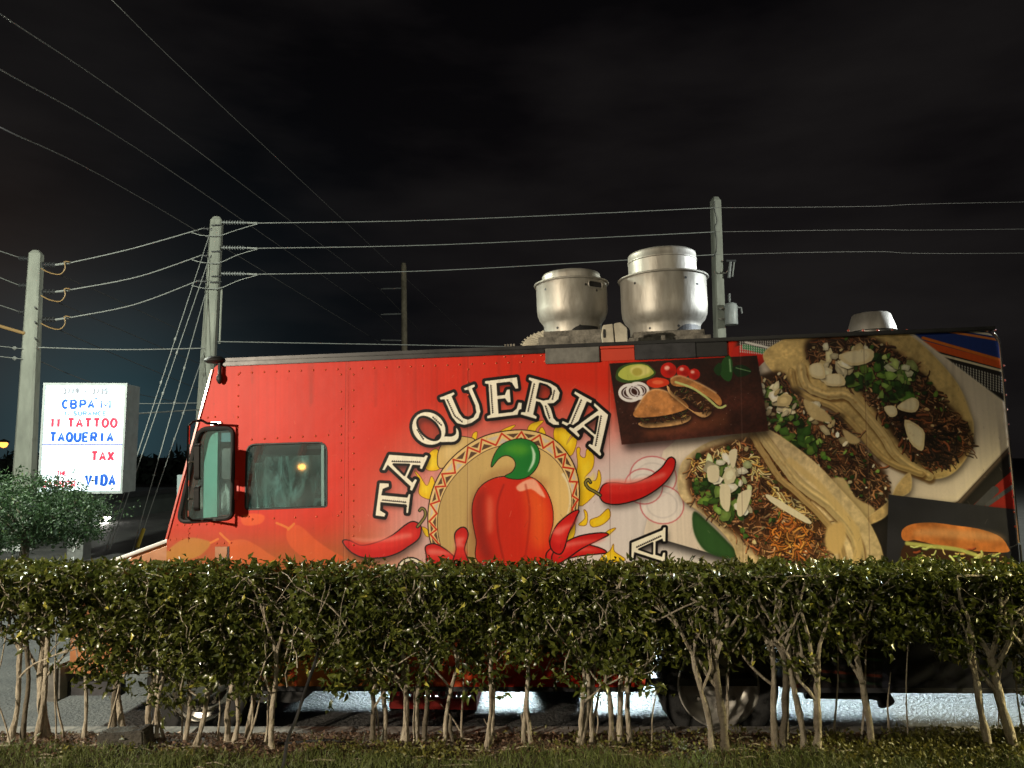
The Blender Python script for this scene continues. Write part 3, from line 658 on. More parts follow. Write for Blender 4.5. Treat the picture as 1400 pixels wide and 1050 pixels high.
def np_mesh(name, V, F, m, parent=None, smooth=False):      # quick mesh from numpy arrays (faces all of one length)
    me = bpy.data.meshes.new(name); V = np.asarray(V, np.float32); F = np.asarray(F, np.int32); k = F.shape[1]
    me.vertices.add(len(V)); me.vertices.foreach_set('co', V.ravel()); me.loops.add(F.size); me.loops.foreach_set('vertex_index', F.ravel())
    me.polygons.add(len(F)); me.polygons.foreach_set('loop_start', np.arange(len(F), dtype=np.int32) * k); me.polygons.foreach_set('loop_total', np.full(len(F), k, np.int32))
    if smooth: me.polygons.foreach_set('use_smooth', np.ones(len(F), bool))
    me.update(calc_edges=True); me.validate()
    for q in (m if isinstance(m, (list, tuple)) else [m]): me.materials.append(q)
    o = bpy.data.objects.new(name, me); col.objects.link(o)
    if parent: o.parent = parent
    return o
def rrect(x0, y0, x1, y1, r, n=5):
    P = []
    for cx, cy, a in ((x1 - r, y1 - r, 0), (x0 + r, y1 - r, 90), (x0 + r, y0 + r, 180), (x1 - r, y0 + r, 270)):
        for i in range(n + 1): t = R(a + 90 * i / n); P.append((cx + r * math.cos(t), cy + r * math.sin(t)))
    return P
def roundpoly(P, r, n=4):
    out = []; N = len(P)
    for i in range(N):
        p = Vector(P[i]).to_2d() if len(P[i]) > 2 else Vector(P[i]); a = Vector(P[i - 1]); b = Vector(P[(i + 1) % N]); rr = r[i] if isinstance(r, (list, tuple)) else r
        if rr <= 0: out.append(tuple(p)); continue
        da = (a - p).normalized(); db = (b - p).normalized(); A = p + da * rr; B = p + db * rr
        for k in range(n + 1): t = k / n; out.append(tuple(A * (1 - t) ** 2 + p * 2 * t * (1 - t) + B * t * t))
    return out
def text_mesh(name, s, size, m, parent, loc, rot, ext=.004, align='CENTER', xs=1., bold=0.):
    c = bpy.data.curves.new(name, 'FONT'); c.body = s; c.size = size; c.extrude = ext; c.align_x = align; c.align_y = 'CENTER'; c.offset = bold; c.space_character = 1.1
    t = bpy.data.objects.new(name + '_curve', c); col.objects.link(t); bpy.context.view_layer.update()
    me = bpy.data.meshes.new_from_object(t.evaluated_get(bpy.context.evaluated_depsgraph_get())); bpy.data.objects.remove(t); bpy.data.curves.remove(c)
    me.materials.clear(); me.materials.append(m); me.name = name
    o = bpy.data.objects.new(name, me); col.objects.link(o); o.parent = parent; o.location = loc; o.rotation_euler = rot; o.scale = (xs, 1, 1)
    return o
M = {}
M['concrete_pole'] = mat('pole concrete', (.42, .43, .37), .85, noise=.3, scale=3, bump=.4, stretch=(1, 1, .3))
M['dark_pole'] = mat('weathered pole', (.34, .29, .21), .9, noise=.4, scale=4, bump=.4)
M['black'] = mat('black rubber', (.012, .012, .013), .55, noise=.4, scale=14)
M['tyre'] = mat('tyre rubber', (.018, .018, .018), .8, noise=.4, scale=20, bump=.3)
M['blackpaint'] = mat('black painted steel', (.014, .014, .015), .4, noise=.5, scale=10)
M['greysteel'] = mat('grey steel plate', (.17, .165, .15), .5, .5, noise=.4, scale=9, bump=.1)
M['darksteel'] = mat('dark steel plate', (.05, .05, .055), .5, .4, noise=.4, scale=9, bump=.1)
M['chrome'] = mat('chrome', (.75, .74, .7), .12, 1.)
M['alum'] = mat('spun aluminium', (.52, .50, .45), .50, .55, c2=(.27, .25, .21), scale=3.4, bump=.35, bscale=6, stretch=(1.6, 1.6, .5))
M['galv'] = mat('galvanised curb', (.2, .185, .155), .7, .3, noise=.7, scale=16, bump=.3)
M['red'] = mat('red truck paint', (.56, .05, .022), .34, noise=.12, scale=3, bump=.04, coat=.4)
M['orange'] = mat('orange brown hood paint', (.40, .16, .06), .38, noise=.3, scale=4, bump=.05, coat=.4)
M['cream'] = mat('cream paint', (.50, .46, .36), .5, noise=.3, scale=9)
M['whitew'] = mat('white panel paint', (.72, .72, .7), .5, noise=.15, scale=6)
M['interior'] = mat('grey cab lining', (.42, .42, .40), .8, noise=.2, scale=6)
M['teal'] = mat('pale teal cab pillar paint', (.28, .62, .52), .5, noise=.15, scale=5)
M['cloth'] = mat('white cloth', (.7, .69, .66), .9, noise=.12, scale=5, bump=.4, bscale=9)
M['blue'] = mat('blue cab trim', (.22, .40, .46), .6, noise=.2, scale=5)
M['glass'] = glass('window glass')
M['reflect'] = mat('red reflector', (.65, .03, .02), .3, emit=None)
M['rivet'] = mat('rivet heads', (.56, .09, .04), .32, .1)
M['rim'] = mat('painted wheel rim', (.42, .40, .36), .38, .5, noise=.3, scale=8)
M['insul'] = mat('grey polymer insulator', (.32, .33, .33), .45, noise=.2, scale=20)
M['insuld'] = mat('dark insulator', (.07, .07, .075), .4)
M['wire'] = mat('aluminium conductor', (.42, .43, .41), .9, 0, spec=.1)
M['wiredim'] = mat('darker conductor', (.27, .26, .25), .9, 0, spec=.1)  # same conductor in a darker grey
M['copper'] = mat('jumper wire sheath', (.45, .28, .12), .5)
M['yellow'] = mat('yellow guy guard', (.6, .42, .05), .5)
M['bark'] = mat('pale ficus bark', (.44, .39, .30), .9, c2=(.18, .145, .10), scale=26, bump=1., bscale=60, stretch=(1, 1, .45))
M['barkd'] = mat('dark bark', (.12, .10, .07), .9, noise=.4, scale=14, bump=.6)

def arcp(cx, cy, rx, ry, a0, a1, n=9): return [(cx + rx * math.cos(R(a0 + (a1 - a0) * i / n)), cy + ry * math.sin(R(a0 + (a1 - a0) * i / n))) for i in range(n + 1)]
STROKE = {
 'A': [[(0, 0), (.5, 1), (1, 0)], [(.18, .34), (.82, .34)]], 'B': [[(0, 0), (0, 1), (.6, 1)] + arcp(.6, .76, .32, .24, 90, -90) + [(0, .52)], [(.62, .52)] + arcp(.64, .26, .34, .26, 90, -90) + [(0, 0)]],
 'C': [arcp(.5, .5, .5, .5, 50, 310, 16)], 'D': [[(0, 0), (0, 1), (.45, 1)] + arcp(.45, .5, .52, .5, 90, -90, 12) + [(0, 0)]], 'E': [[(.9, 1), (0, 1), (0, 0), (.9, 0)], [(0, .52), (.75, .52)]],
 'H': [[(0, 0), (0, 1)], [(1, 0), (1, 1)], [(0, .5), (1, .5)]], 'I': [[(.5, 0), (.5, 1)]], 'M': [[(0, 0), (0, 1), (.5, .25), (1, 1), (1, 0)]], 'N': [[(0, 0), (0, 1), (1, 0), (1, 1)]],
 'O': [arcp(.5, .5, .5, .5, 0, 360, 22)], 'P': [[(0, 0), (0, 1), (.6, 1)] + arcp(.6, .73, .36, .27, 90, -90) + [(0, .46)]], 'Q': [arcp(.5, .5, .5, .5, 0, 360, 22), [(.62, .28), (1., -.06)]],
 'R': [[(0, 0), (0, 1), (.6, 1)] + arcp(.6, .74, .34, .26, 90, -90) + [(0, .48)], [(.5, .48), (.95, 0)]], 'S': [arcp(.5, .75, .42, .25, 40, 270, 12) + arcp(.5, .25, .45, .25, 90, -140, 12)],
 'T': [[(0, 1), (1, 1)], [(.5, 1), (.5, 0)]], 'U': [[(0, 1), (0, .4)] + arcp(.5, .4, .5, .4, 180, 360, 12) + [(1, 1)]], 'V': [[(0, 1), (.5, 0), (1, 1)]], 'X': [[(0, 1), (1, 0)], [(1, 1), (0, 0)]],
 '-': [[(.2, .5), (.8, .5)]], "'": [[(.5, 1), (.5, .75)]], '1': [[(.25, .8), (.55, 1), (.55, 0)]], '3': [arcp(.45, .75, .4, .25, 130, -90, 12) + arcp(.45, .25, .45, .25, 90, -140, 12)],
 '5': [[(.9, 1), (.15, 1), (.1, .55)] + arcp(.45, .32, .45, .32, 110, -140, 14)], '7': [[(.05, 1), (.95, 1), (.4, 0)]], '9': [arcp(.5, .7, .42, .3, 0, 360, 18), [(.92, .7), (.85, .3), (.6, 0)]]}
def stroke_text(s_, x0, x1, z0, h, r, m, parent, y=-.02, name='letter', track=.34):
    n = len(s_); k = (x1 - x0) / (n + (n - 1) * track)
    for i, ch in enumerate(s_):
        if ch == ' ': continue
        b = MB(); ox = x0 + i * k * (1 + track)
        for P in STROKE[ch]:
            closed = len(P) > 4 and math.dist(P[0], P[-1]) < 1e-3
            Q = [(ox + (.08 + .84 * px_) * k, 0, pz_ * h) for px_, pz_ in (P[:-1] if closed else P)]; b.tube(Q, r, 6, closed=closed)
        b.v = [(x, y + yy * .3, z0 + z) for x, yy, z in b.v]
        b.build(name, m, parent)
# ------------------------------------------------------------------ the ground
lot0 = O_T - EV * .405
def lotz(x): return lot0[2] + math.tan(TAU) * (max(-4.5, min(4.5, x)) - lot0[0])
def grid(name, xs, ys, zf, m, uvs=None):
    V = [(x, y, zf(x, y)) for y in ys for x in xs]; n = len(xs)
    F = [(j * n + i, j * n + i + 1, (j + 1) * n + i + 1, (j + 1) * n + i) for j in range(len(ys) - 1) for i in range(n - 1)]
    return np_mesh(name, V, F, m, smooth=True)
asph = mat('worn asphalt', (.085, .083, .08), .7, scale=2.6, bump=1., bscale=38, c2=(.03, .03, .032), spec=.5)
soil = mat('brown mulch soil', (.10, .065, .042), .95, c2=(.035, .022, .015), scale=9, bump=1., bscale=40)
turf = mat('turf soil', (.04, .045, .018), .95, c2=(.02, .022, .01), scale=6, bump=1., bscale=50)
kerbm = mat('kerb concrete', (.2, .19, .175), .85, noise=.4, scale=7, bump=.5)
lot = grid('parking_lot', [-380, -60, -20, -10] + [-8 + i * .5 for i in range(33)] + [10, 20, 60, 380], [5.0, 5.5, 6, 7, 8, 10, 14, 20, 40, 100, 400, 900], lambda x, y: lotz(x), asph); tag(lot, kind='structure')
def bedz(x, y):
    if y > 4.86: return .115
    t = min(1, max(0, (4.86 - y) / .4)); return .115 + .09 * t * t * (3 - 2 * t) + .014 * math.sin(x * 5.1 + 3 * y) * t + .010 * math.sin(x * 11.3 - 7 * y) * t
xs = [-60, -20, -8] + [-5 + i * .1 for i in range(101)] + [8, 20, 60]
bed = grid('planting_bed', xs, [4.12 + i * .08 for i in range(10)] + [4.86], bedz, soil); tag(bed, kind='structure')
lawn = grid('lawn', xs, [-40, -10, 0, 2, 3] + [3.2 + i * .1 for i in range(9)] + [4.14], lambda x, y: bedz(x, min(y, 4.14)) + .004, turf); tag(lawn, kind='structure')
b = MB()
for i in range(-10, 12):                 # cast kerb stones with joints
    b.box((i * 1. + .004, 4.86, -.35), (i * 1. + .996, 5.0, .118))
kerb = b.build('kerb', kerbm, bevel=.012); tag(kerb, kind='structure')
# ------------------------------------------------------------------ the truck
truck = empty('food_truck')
truck.matrix_world = Matrix(((EU[0], -EN[0], EV[0], O_T[0]), (EU[1], -EN[1], EV[1], O_T[1]), (EU[2], -EN[2], EV[2], O_T[2]), (0, 0, 0, 1)))
tag(truck, 'red step van food truck wrapped in taco photographs behind the hedge', 'food truck')
def q(px, py, off=0.): a = uv(px, py, off); return (float(a[0]), float(a[1]))
WID = 2.2; TOP = 2.325; UF = q(228, 740)[0]; UFW = q(267, 945)[0]; UR = q(1388, 700)[0]
uA = q(293, 500)[0]
def arch(uc, r=.49, n=12):
    return [(uc + r * math.cos(t), r * math.sin(t) * .98 + .001) for t in np.linspace(0, math.pi, n)]
outer = [(UF, .36), (UF, q(228, 737)[1]), (uA, TOP - .035), (uA + .05, TOP), (UR - .10, TOP), (UR - .05, TOP - .02), (UR - .01, TOP - .08), (UR, TOP - .2), (UR, 0)] + [p for p in arch(0)] + [p for p in arch(UFW)]
outer = [p for p in outer if p[0] > UF - .001] + [(UF, .3)] if False else outer
outer = [p for p in outer if p[0] >= UF] 
win1 = [q(335, 697), q(447, 693), q(447, 604.5), q(337, 607.5)]
win1 = roundpoly(win1, [.03, .02, .07, .07])
win2 = roundpoly([q(244, 714), q(318, 708), q(319, 585), q(272, 586)], [.07, .06, .06, .08], 5)
def holed_panel(name, outer, holes, d0, d1, mats, parent, uvmap=False):
    from mathutils.geometry import tessellate_polygon
    loops = [outer] + holes
    flat = [Vector((x, y, 0)) for l in loops for x, y in l]
    tr = tessellate_polygon([[Vector((x, y, 0)) for x, y in l] for l in loops])
    n = len(flat); V = [(p.x, d0, p.y) for p in flat] + [(p.x, d1, p.y) for p in flat]
    F = [tuple(t) for t in tr] + [tuple(n + i for i in t)[::-1] for t in tr]; mi = [0] * len(tr) + [1] * len(tr)
    k = 0
    for l in loops:
        m = len(l)
        for i in range(m): F.append((k + i, k + (i + 1) % m, n + k + (i + 1) % m, n + k + i)); mi.append(1)
        k += m
    me = bpy.data.meshes.new(name); me.from_pydata(V, [], F)
    for mm in mats: me.materials.append(mm)
    me.polygons.foreach_set('material_index', mi)
    bm = bmesh.new(); bm.from_mesh(me); bmesh.ops.recalc_face_normals(bm, faces=bm.faces)
    ul = bm.loops.layers.uv.new('UVMap')
    for f in bm.faces:
        for lp in f.loops: lp[ul].uv = ((lp.vert.co.x - U0) / (U1 - U0), (lp.vert.co.z - V0) / (V1 - V0))
    bm.to_mesh(me); bm.free()
    o = bpy.data.objects.new(name, me); col.objects.link(o); o.parent = parent
    return o
WI, HI = int((U1 - U0) * PPM), int((V1 - V0) * PPM)
art = paint_wrap(WI, HI, to_canvas, PPM / 192.)
img = bpy.data.images.new('printed wrap', WI, HI, alpha=False)
buf = np.ones((HI, WI, 4), np.float32); buf[..., :3] = art[::-1]
img.pixels.foreach_set(buf.ravel()); img.update(); img.pack()
wrap = bpy.data.materials.new('printed vinyl wrap'); wrap.use_nodes = True; t = wrap.node_tree; bs = t.nodes['Principled BSDF']
ti = t.nodes.new('ShaderNodeTexImage'); ti.image = img; ti.interpolation = 'Cubic'; ti.extension = 'EXTEND'
un = t.nodes.new('ShaderNodeUVMap'); t.links.new(un.outputs[0], ti.inputs[0])
mxx = t.nodes.new('ShaderNodeMixRGB'); mxx.blend_type = 'MULTIPLY'; mxx.inputs[0].default_value = 1; mxx.inputs[2].default_value = (.95, .95, .95, 1)
t.links.new(ti.outputs[0], mxx.inputs[1]); t.links.new(mxx.outputs[0], bs.inputs['Base Color'])
bs.inputs['Roughness'].default_value = .48; bs.inputs['Specular IOR Level'].default_value = .22
tc = t.nodes.new('ShaderNodeTexCoord'); n1 = t.nodes.new('ShaderNodeTexNoise'); n1.inputs['Scale'].default_value = 2.2; n1.inputs['Detail'].default_value = 3
n2 = t.nodes.new('ShaderNodeTexNoise'); n2.inputs['Scale'].default_value = 60; bp = t.nodes.new('ShaderNodeBump'); bp.inputs['Strength'].default_value = .25; bp.inputs['Distance'].default_value = .03
bp2 = t.nodes.new('ShaderNodeBump'); bp2.inputs['Strength'].default_value = .06; bp2.inputs['Distance'].default_value = .004
t.links.new(tc.outputs['Object'], n1.inputs[0]); t.links.new(tc.outputs['Object'], n2.inputs[0]); t.links.new(n1.outputs[0], bp.inputs['Height']); t.links.new(n2.outputs[0], bp2.inputs['Height'])
t.links.new(bp.outputs[0], bp2.inputs['Normal']); t.links.new(bp2.outputs[0], bs.inputs['Normal'])
side = holed_panel('side_panel', outer, [win1, win2], 0, .03, [wrap, M['interior']], truck)
tag(side, 'side panel printed with TAQUERIA lettering, chillies and tacos')
far_hole = rrect(q(380, 700)[0] + .35, q(380, 705)[1], q(447, 600)[0] + .12, q(447, 606)[1] + .02, .06)
far_hole2 = rrect(UF + .12, q(380, 705)[1], q(300, 700)[0] + .25, q(447, 606)[1] + .02, .06)
holed_panel('far_side_panel', outer, [far_hole, far_hole2], WID - .03, WID, [M['interior'], M['red']], truck)
# roof, rear, windscreen frame, floor
b = MB(); b.box((uA + .02, .03, TOP - .03), (UR - .02, WID - .03, TOP)); roof = b.build('roof', M['blackpaint'], truck)
b = MB(); b.box((UR - .03, .03, 0), (UR, WID - .03, TOP - .03)); b.build('rear_panel', M['darksteel'], truck)
b = MB(); b.box((UF + .02, .031, .0), (UR - .05, WID - .031, .05)); b.build('floor', M['blackpaint'], truck)
b = MB(); b.box((q(470, 700)[0], .031, .05), (q(470, 700)[0] + .03, WID - .031, TOP - .04)); b.build('cab_partition', M['interior'], truck)
v1 = q(228, 737)[1]; sl = (uA - UF) / (TOP - v1)
def slant(v, d=0.): return UF + (v - v1) * sl + d
b = MB()                                   # windscreen frame: posts and header along the slanted front
for y0, y1, va, vb in ((.03, .14, v1, TOP - .03), (WID - .14, WID - .03, v1, TOP - .03), (.14, WID - .14, v1 + 1.02, TOP - .03), (.14, WID - .14, v1, v1 + .1), (1.07, 1.13, v1 + .1, v1 + 1.02)):
    P = [(slant(va), va), (slant(va, .05), va), (slant(vb, .05), vb), (slant(vb), vb)]
    b.prism(P, y0, y1)
wf = b.build('windscreen_frame', M['red'], truck)
b = MB(); P = [(slant(v1 + .1, .02), v1 + .1), (slant(v1 + .1, .028), v1 + .1), (slant(v1 + 1.02, .028), v1 + 1.02), (slant(v1 + 1.02, .02), v1 + 1.02)]; b.prism(P, .14, WID - .14)
b.build('windscreen_glass', M['glass'], wf)
# bright edge trims
b = MB(); b.prism([(slant(v1, -.006), v1), (slant(v1, .008), v1), (slant(TOP - .05, .008), TOP - .05), (slant(TOP - .05, -.006), TOP - .05)], -.012, .03); b.build('corner_trim', M['red'], truck)
b = MB(); b.box((uA + .03, -.03, TOP + .001), (UR - .03, .05, TOP + .028)); b.box((uA + .05, -.022, TOP - .03), (q(745, 480)[0], -.001, TOP)); b.m = 0
gut = b.build('roof_gutter', M['blackpaint'], truck, bevel=.004)
b = MB(); P = [Vector((UR - .09, -.01, TOP + .004))] + [Vector((UR - .09 + .085 * math.sin(a), -.01, TOP + .004 - .1 * (1 - math.cos(a)))) for a in np.linspace(.2, 1.5, 6)] + [Vector((UR + .002, -.01, q(1391, 742)[1]))]
b.tube(P, .007, 6); b.build('rear_edge_trim', M['chrome'], truck)
b = MB(); b.tube([P[-1] + Vector((.004, 0, -.01)), Vector((UR + .004, -.01, .02))], .007, 6); b.build('lower_edge_trim', M['blackpaint'], truck)
# lower skirt rail
b = MB(); b.box((UFW + .5, -.006, -.03), (-.5, .03, .001)); b.box((.5, -.006, -.03), (UR, .03, .001)); b.build_each('skirt_rail', M['darksteel'], truck)
# dark metal plates over the top edge
for a, c, mm, lb, th in ((746, 819, 'greysteel', 'scuffed grey metal plate', .022), (868, 950, 'darksteel', 'dark grey metal plate', .026), (951, 993, 'blackpaint', 'black metal plate', .016)):
    p0 = q(a, 498 - (a - 746) * .045); p1 = q(c, 471 - (c - 820) * .045)
    b = MB(); b.box((p0[0], -th, p0[1]), (p1[0], -.001, TOP + .012)); o = b.build('cover_plate', M[mm], truck, bevel=.004); tag(o, lb)
b = MB(); p0 = q(821, 494); p1 = q(867, 474); b.box((p0[0], -.006, p0[1]), (p1[0], -.001, p1[1] - .01)); b.box((p0[0], -.02, p1[1] - .008), (p1[0], -.001, p1[1] + .012)); b.build('red_cover_strip', M['red'], truck, bevel=.002)
# rivets
rv = []
def rrow(a, c, n):
    for i in range(n):
        t = i / max(1, n - 1); rv.append(q(a[0] + (c[0] - a[0]) * t, a[1] + (c[1] - a[1]) * t))
rrow((328, 510), (745, 494), 26); rrow((326, 512), (325, 585), 6); rrow((344, 601), (466, 594), 8); rrow((466, 512), (466, 700), 9); rrow((483, 512), (483, 706), 10)
rrow((284, 571), (294, 570), 2); rrow((345, 710), (462, 705), 5); rrow((232, 718), (312, 716), 9); rrow((232, 738), (258, 736), 4); rrow((259, 722), (258, 736), 3); rrow((296, 743), (316, 742), 3)
rrow((232, 752), (232, 765), 2); rrow((322, 706), (340, 706), 3); rrow((640, 505), (640, 540), 3); rrow((690, 488), (740, 486), 3); rrow((483, 720), (483, 745), 3)
rrow((1160, 452), (1360, 451), 11); rrow((1372, 500), (1388, 720), 12)
b = MB()
for u, v in rv:
    b.lathe([(.0085, 0), (.0075, .003), (.0045, .0055), (.0005, .0062)], (u, 0, v), 8, 'y')
for i in range(len(b.v)): b.v[i] = (b.v[i][0], -b.v[i][1], b.v[i][2])
o = b.build('rivet_heads', M['rivet'], truck); o['kind'] = 'stuff'
# raised sheet seams
b = MB()
for x in (474, 830): b.box((q(x, 600)[0] - .012, -.0015, .02), (q(x, 600)[0] + .012, -.0005, TOP - .02)) if x == 474 else None
b.box((q(232, 730)[0] + .02, -.002, q(270, 741)[1]), (q(258, 730)[0], -.0005, q(258, 722)[1]))
o = b.build('seam_strip', wrap, truck)
ul = o.data.uv_layers.new(name='UVMap')
for lp in o.data.loops:
    c = o.data.vertices[lp.vertex_index].co; ul.data[lp.index].uv = ((c.x - U0) / (U1 - U0), (c.z - V0) / (V1 - V0))
# small hatch with dark gap under the quarter window
b = MB(); h0 = q(294, 768); h1 = q(311, 747); b.box((h0[0], -.005, h0[1] - .25), (h1[0], -.001, h1[1])); hatch = b.build('fuel_hatch', M['orange'], truck, bevel=.002)
b = MB(); b.box((h1[0] + .002, -.004, h0[1] - .25), (h1[0] + .014, -.001, h1[1])); b.build('hinge_gap', M['black'], hatch)
# windows
def gasket(name, loop, r, m, off=-.004, parent=truck, n=6):
    b = MB(); b.tube([(x, off, y) for x, y in loop], r, n, closed=True); return b.build(name, m, parent)
w1 = gasket('side_window', win1, .008, M['black'], .004); tag(w1, 'cab side window')
b = MB(); b.prism([((x), y) for x, y in win1], .014, .019); b.build('window_glass', M['glass'], w1)
b = MB(); b.prism([(q(335, 640)[0], q(337, 694)[1]), (q(437, 640)[0], q(437, 693)[1]), (q(437, 640)[0], q(437, 622)[1]), (q(350, 640)[0], q(350, 622)[1])], .036, .040); b.build('sliding_glass', M['glass'], w1)
b = MB(); xx = q(437, 640)[0]; b.box((xx, .032, q(437, 693)[1]), (xx + .02, .045, q(437, 608)[1])); b.build('window_bar', M['whitew'], w1)
w2 = gasket('quarter_window', win2, .017, M['black'], -.004, n=8); tag(w2, 'rubber framed quarter window')
b = MB(); b.prism(win2, .014, .019); b.build('window_glass', M['glass'], w2)
# mirror on a loop bracket
mir = empty('side_mirror', parent=truck); tag(mir, 'side mirror on black loop bracket')
OFF = .33
a0 = uv(258, 582, OFF); a1 = uv(256, 706, OFF)
pa = Vector((a0[0], -OFF, a0[1])); pb = Vector((a1[0], -OFF, a1[1]))
ta = q(298, 579); tb = q(292, 710)
b = MB(); b.tube([pa, pb], .0095, 8); b.build('mirror_rod', M['chrome'], mir)
b = MB(); b.tube([pa, pa + Vector((.015, .03, .03)), pa + Vector((.05, .08, .04)), Vector((ta[0] - .05, -.06, ta[1])), Vector((ta[0], -.015, ta[1]))], .009, 8); b.tube([pb, pb + Vector((.015, .03, -.03)), pb + Vector((.05, .08, -.035)), Vector((tb[0] - .05, -.06, tb[1])), Vector((tb[0], -.015, tb[1]))], .009, 8)
b.build_each('bracket_arm', M['black'], mir)
b = MB()
for p in (ta, tb): b.box((p[0] - .05, -.02, p[1] - .012), (p[0] + .03, -.001, p[1] + .012))
b.build_each('bracket_mount', M['chrome'], mir, bevel=.004)
ph = (pa + pb) / 2
for dz, hh, hw in ((.06, .125, .055), (-.19, .085, .05)):
    b = MB(); b.prism(rrect(-hw, -hh, hw, hh, .03), -.012, .028, lambda x, y, d: (d, x, y)); o = b.build('mirror_head', M['black'], mir, bevel=.006); o.location = ph + Vector((.05, .03, dz)); o.rotation_euler = (R(3), 0, R(17))
    b = MB(); b.prism(rrect(-hw + .008, -hh + .008, hw - .008, hh - .008, .024), .0285, .031, lambda x, y, d: (d, x, y)); b.build('mirror_glass', M['chrome'], o)
    b = MB(); b.tube([(-.05, -.03, 0), (-.012, .0, 0)], .008, 6); b.build('clamp', M['galv'], o)
# horn shaped marker light at the roof corner
c0 = uv(297, 497, .05)
mk = empty('marker_light', parent=truck); tag(mk, 'black marker light at the roof corner')
b = MB(); b.lathe([(.001, .03), (.05, .025), (.075, .0), (.078, -.015), (.055, -.035), (.001, -.04)], (0, 0, 0), 20); o = b.build('lamp_cap', M['black'], mk); o.location = (c0[0] - .03, -.03, c0[1] + .035); o.scale = (1., .8, .8)
b = MB(); b.lathe([(.013, .06), (.014, -.06), (.024, -.075), (.024, -.1), (.012, -.125), (.001, -.132)], (0, 0, 0), 12); o = b.build('lamp_stem', M['black'], mk); o.location = (c0[0] + .01, -.03, c0[1] - .02)
# reflector on the window side and small details
b = MB(); p0 = q(321, 683); p1 = q(327, 656); b.box((p0[0], -.008, p0[1]), (p1[0], -.001, p1[1])); b.build('reflector', M['reflect'], truck)
# cab interior
b = MB(); b.box((UF + .3, .16, .35), (UF + .42, WID - .16, .98)); b.box((UF + .12, .16, .82), (UF + .42, WID - .16, .99)); b.build('dashboard', M['blackpaint'], truck, bevel=.03)
u0 = q(272, 650)[0]
b = MB(); b.box((u0, .07, .55), (u0 + .105, .10, 1.86)); b.build('teal_post', M['teal'], truck)
b = MB(); b.box((u0 - .34, .30, .5), (u0 - .02, .32, 1.5)); b.build('blue_door_trim', M['blue'], truck)
p0 = q(294, 656); p1 = q(323, 612); b = MB(); b.box((p0[0], .09, p0[1]), (p1[0], .12, p1[1])); b.build('mirror_shadow_box', M['blackpaint'], truck, bevel=.01)  # dark box put in for the mirror's shadow
p0 = q(294, 604); p1 = q(330, 590); b = MB(); b.box((p0[0], .09, p0[1]), (p1[0], .11, p1[1])); b.build('blue_header', M['blue'], truck, bevel=.004)
# wrinkled clear sheet hung inside the cab windows
pm = bpy.data.materials.new('clouded plastic sheet'); pm.use_nodes = True; t = pm.node_tree; b_ = t.nodes['Principled BSDF']; b_.inputs['Base Color'].default_value = (.9, .92, .88, 1); b_.inputs['Roughness'].default_value = .3
tr_ = t.nodes.new('ShaderNodeBsdfTransparent'); mx_ = t.nodes.new('ShaderNodeMixShader'); nz_ = t.nodes.new('ShaderNodeTexNoise'); nz_.inputs['Scale'].default_value = 5; nz_.inputs['Detail'].default_value = 6; nz_.inputs['Distortion'].default_value = 1.2
tc_ = t.nodes.new('ShaderNodeTexCoord'); mp_ = t.nodes.new('ShaderNodeMapping'); mp_.inputs['Scale'].default_value = (2.2, 1, .8); mp_.inputs['Rotation'].default_value = (0, .5, 0); t.links.new(tc_.outputs['Object'], mp_.inputs[0]); t.links.new(mp_.outputs[0], nz_.inputs[0])
mr_ = t.nodes.new('ShaderNodeMapRange'); mr_.inputs[1].default_value = .42; mr_.inputs[2].default_value = .66; mr_.inputs[3].default_value = .03; mr_.inputs[4].default_value = .78
t.links.new(nz_.outputs[0], mr_.inputs[0]); t.links.new(mr_.outputs[0], mx_.inputs[0]); t.links.new(tr_.outputs[0], mx_.inputs[1]); t.links.new(b_.outputs[0], mx_.inputs[2]); t.links.new(mx_.outputs[0], t.nodes['Material Output'].inputs[0])
def sheet(name, u_0, u_1, v_0, v_1, y0, m, amp, tilt=0., n=26, seed=3):
    r_ = random.Random(seed); ph = [r_.uniform(0, 6) for _ in range(6)]; V = []; F = []
    for j in range(n):
        for i in range(n):
            s_, t_ = i / (n - 1), j / (n - 1); V.append((u_0 + (u_1 - u_0) * s_ + tilt * t_, y0 + amp * (math.sin(14 * s_ + ph[0] + 2 * t_) + .6 * math.sin(23 * s_ - 5 * t_ + ph[1]) + .4 * math.sin(9 * t_ + ph[2])), v_0 + (v_1 - v_0) * t_))
    for j in range(n - 1):
        for i in range(n - 1): F.append((j * n + i, j * n + i + 1, (j + 1) * n + i + 1, (j + 1) * n + i))
    b = MB(); b.add(V, F, True); return b.build(name, m, truck)
sheet('plastic_sheet', q(333, 650)[0], q(432, 650)[0], q(337, 698)[1], q(340, 625)[1], .11, pm, .012)
sheet('quarter_window_sheet', q(294, 650)[0], q(322, 650)[0], q(300, 708)[1], q(300, 662)[1], .10, pm, .01, seed=5)
seat = empty('driver_seat', parent=truck)
b = MB(); b.box((UF + .78, .3, .45), (UF + 1.18, .8, .95)); b.build('seat_cushion', M['blackpaint'], seat, bevel=.05)
b = MB(); b.box((UF + .72, .3, .95), (UF + .84, .8, 1.5)); b.build('seat_back', M['blackpaint'], seat, bevel=.05)
b = MB(); n = 18; F = [(j * n + i, j * n + i + 1, (j + 1) * n + i + 1, (j + 1) * n + i) for j in range(n - 1) for i in range(n - 1)]
ca = q(337, 640); cb_ = q(368, 640); cv0 = q(340, 697)[1] - .06; cv1 = q(340, 633)[1]
V = [(ca[0] - .02 + (cb_[0] - ca[0]) * (i / (n - 1)) * (1.1 - .75 * (j / (n - 1)) ** 1.6) , .20 + .02 * math.sin(i * 1.1 + j * .3), cv0 + (cv1 - cv0) * j / (n - 1)) for j in range(n) for i in range(n)]
b.add(V, F, True)
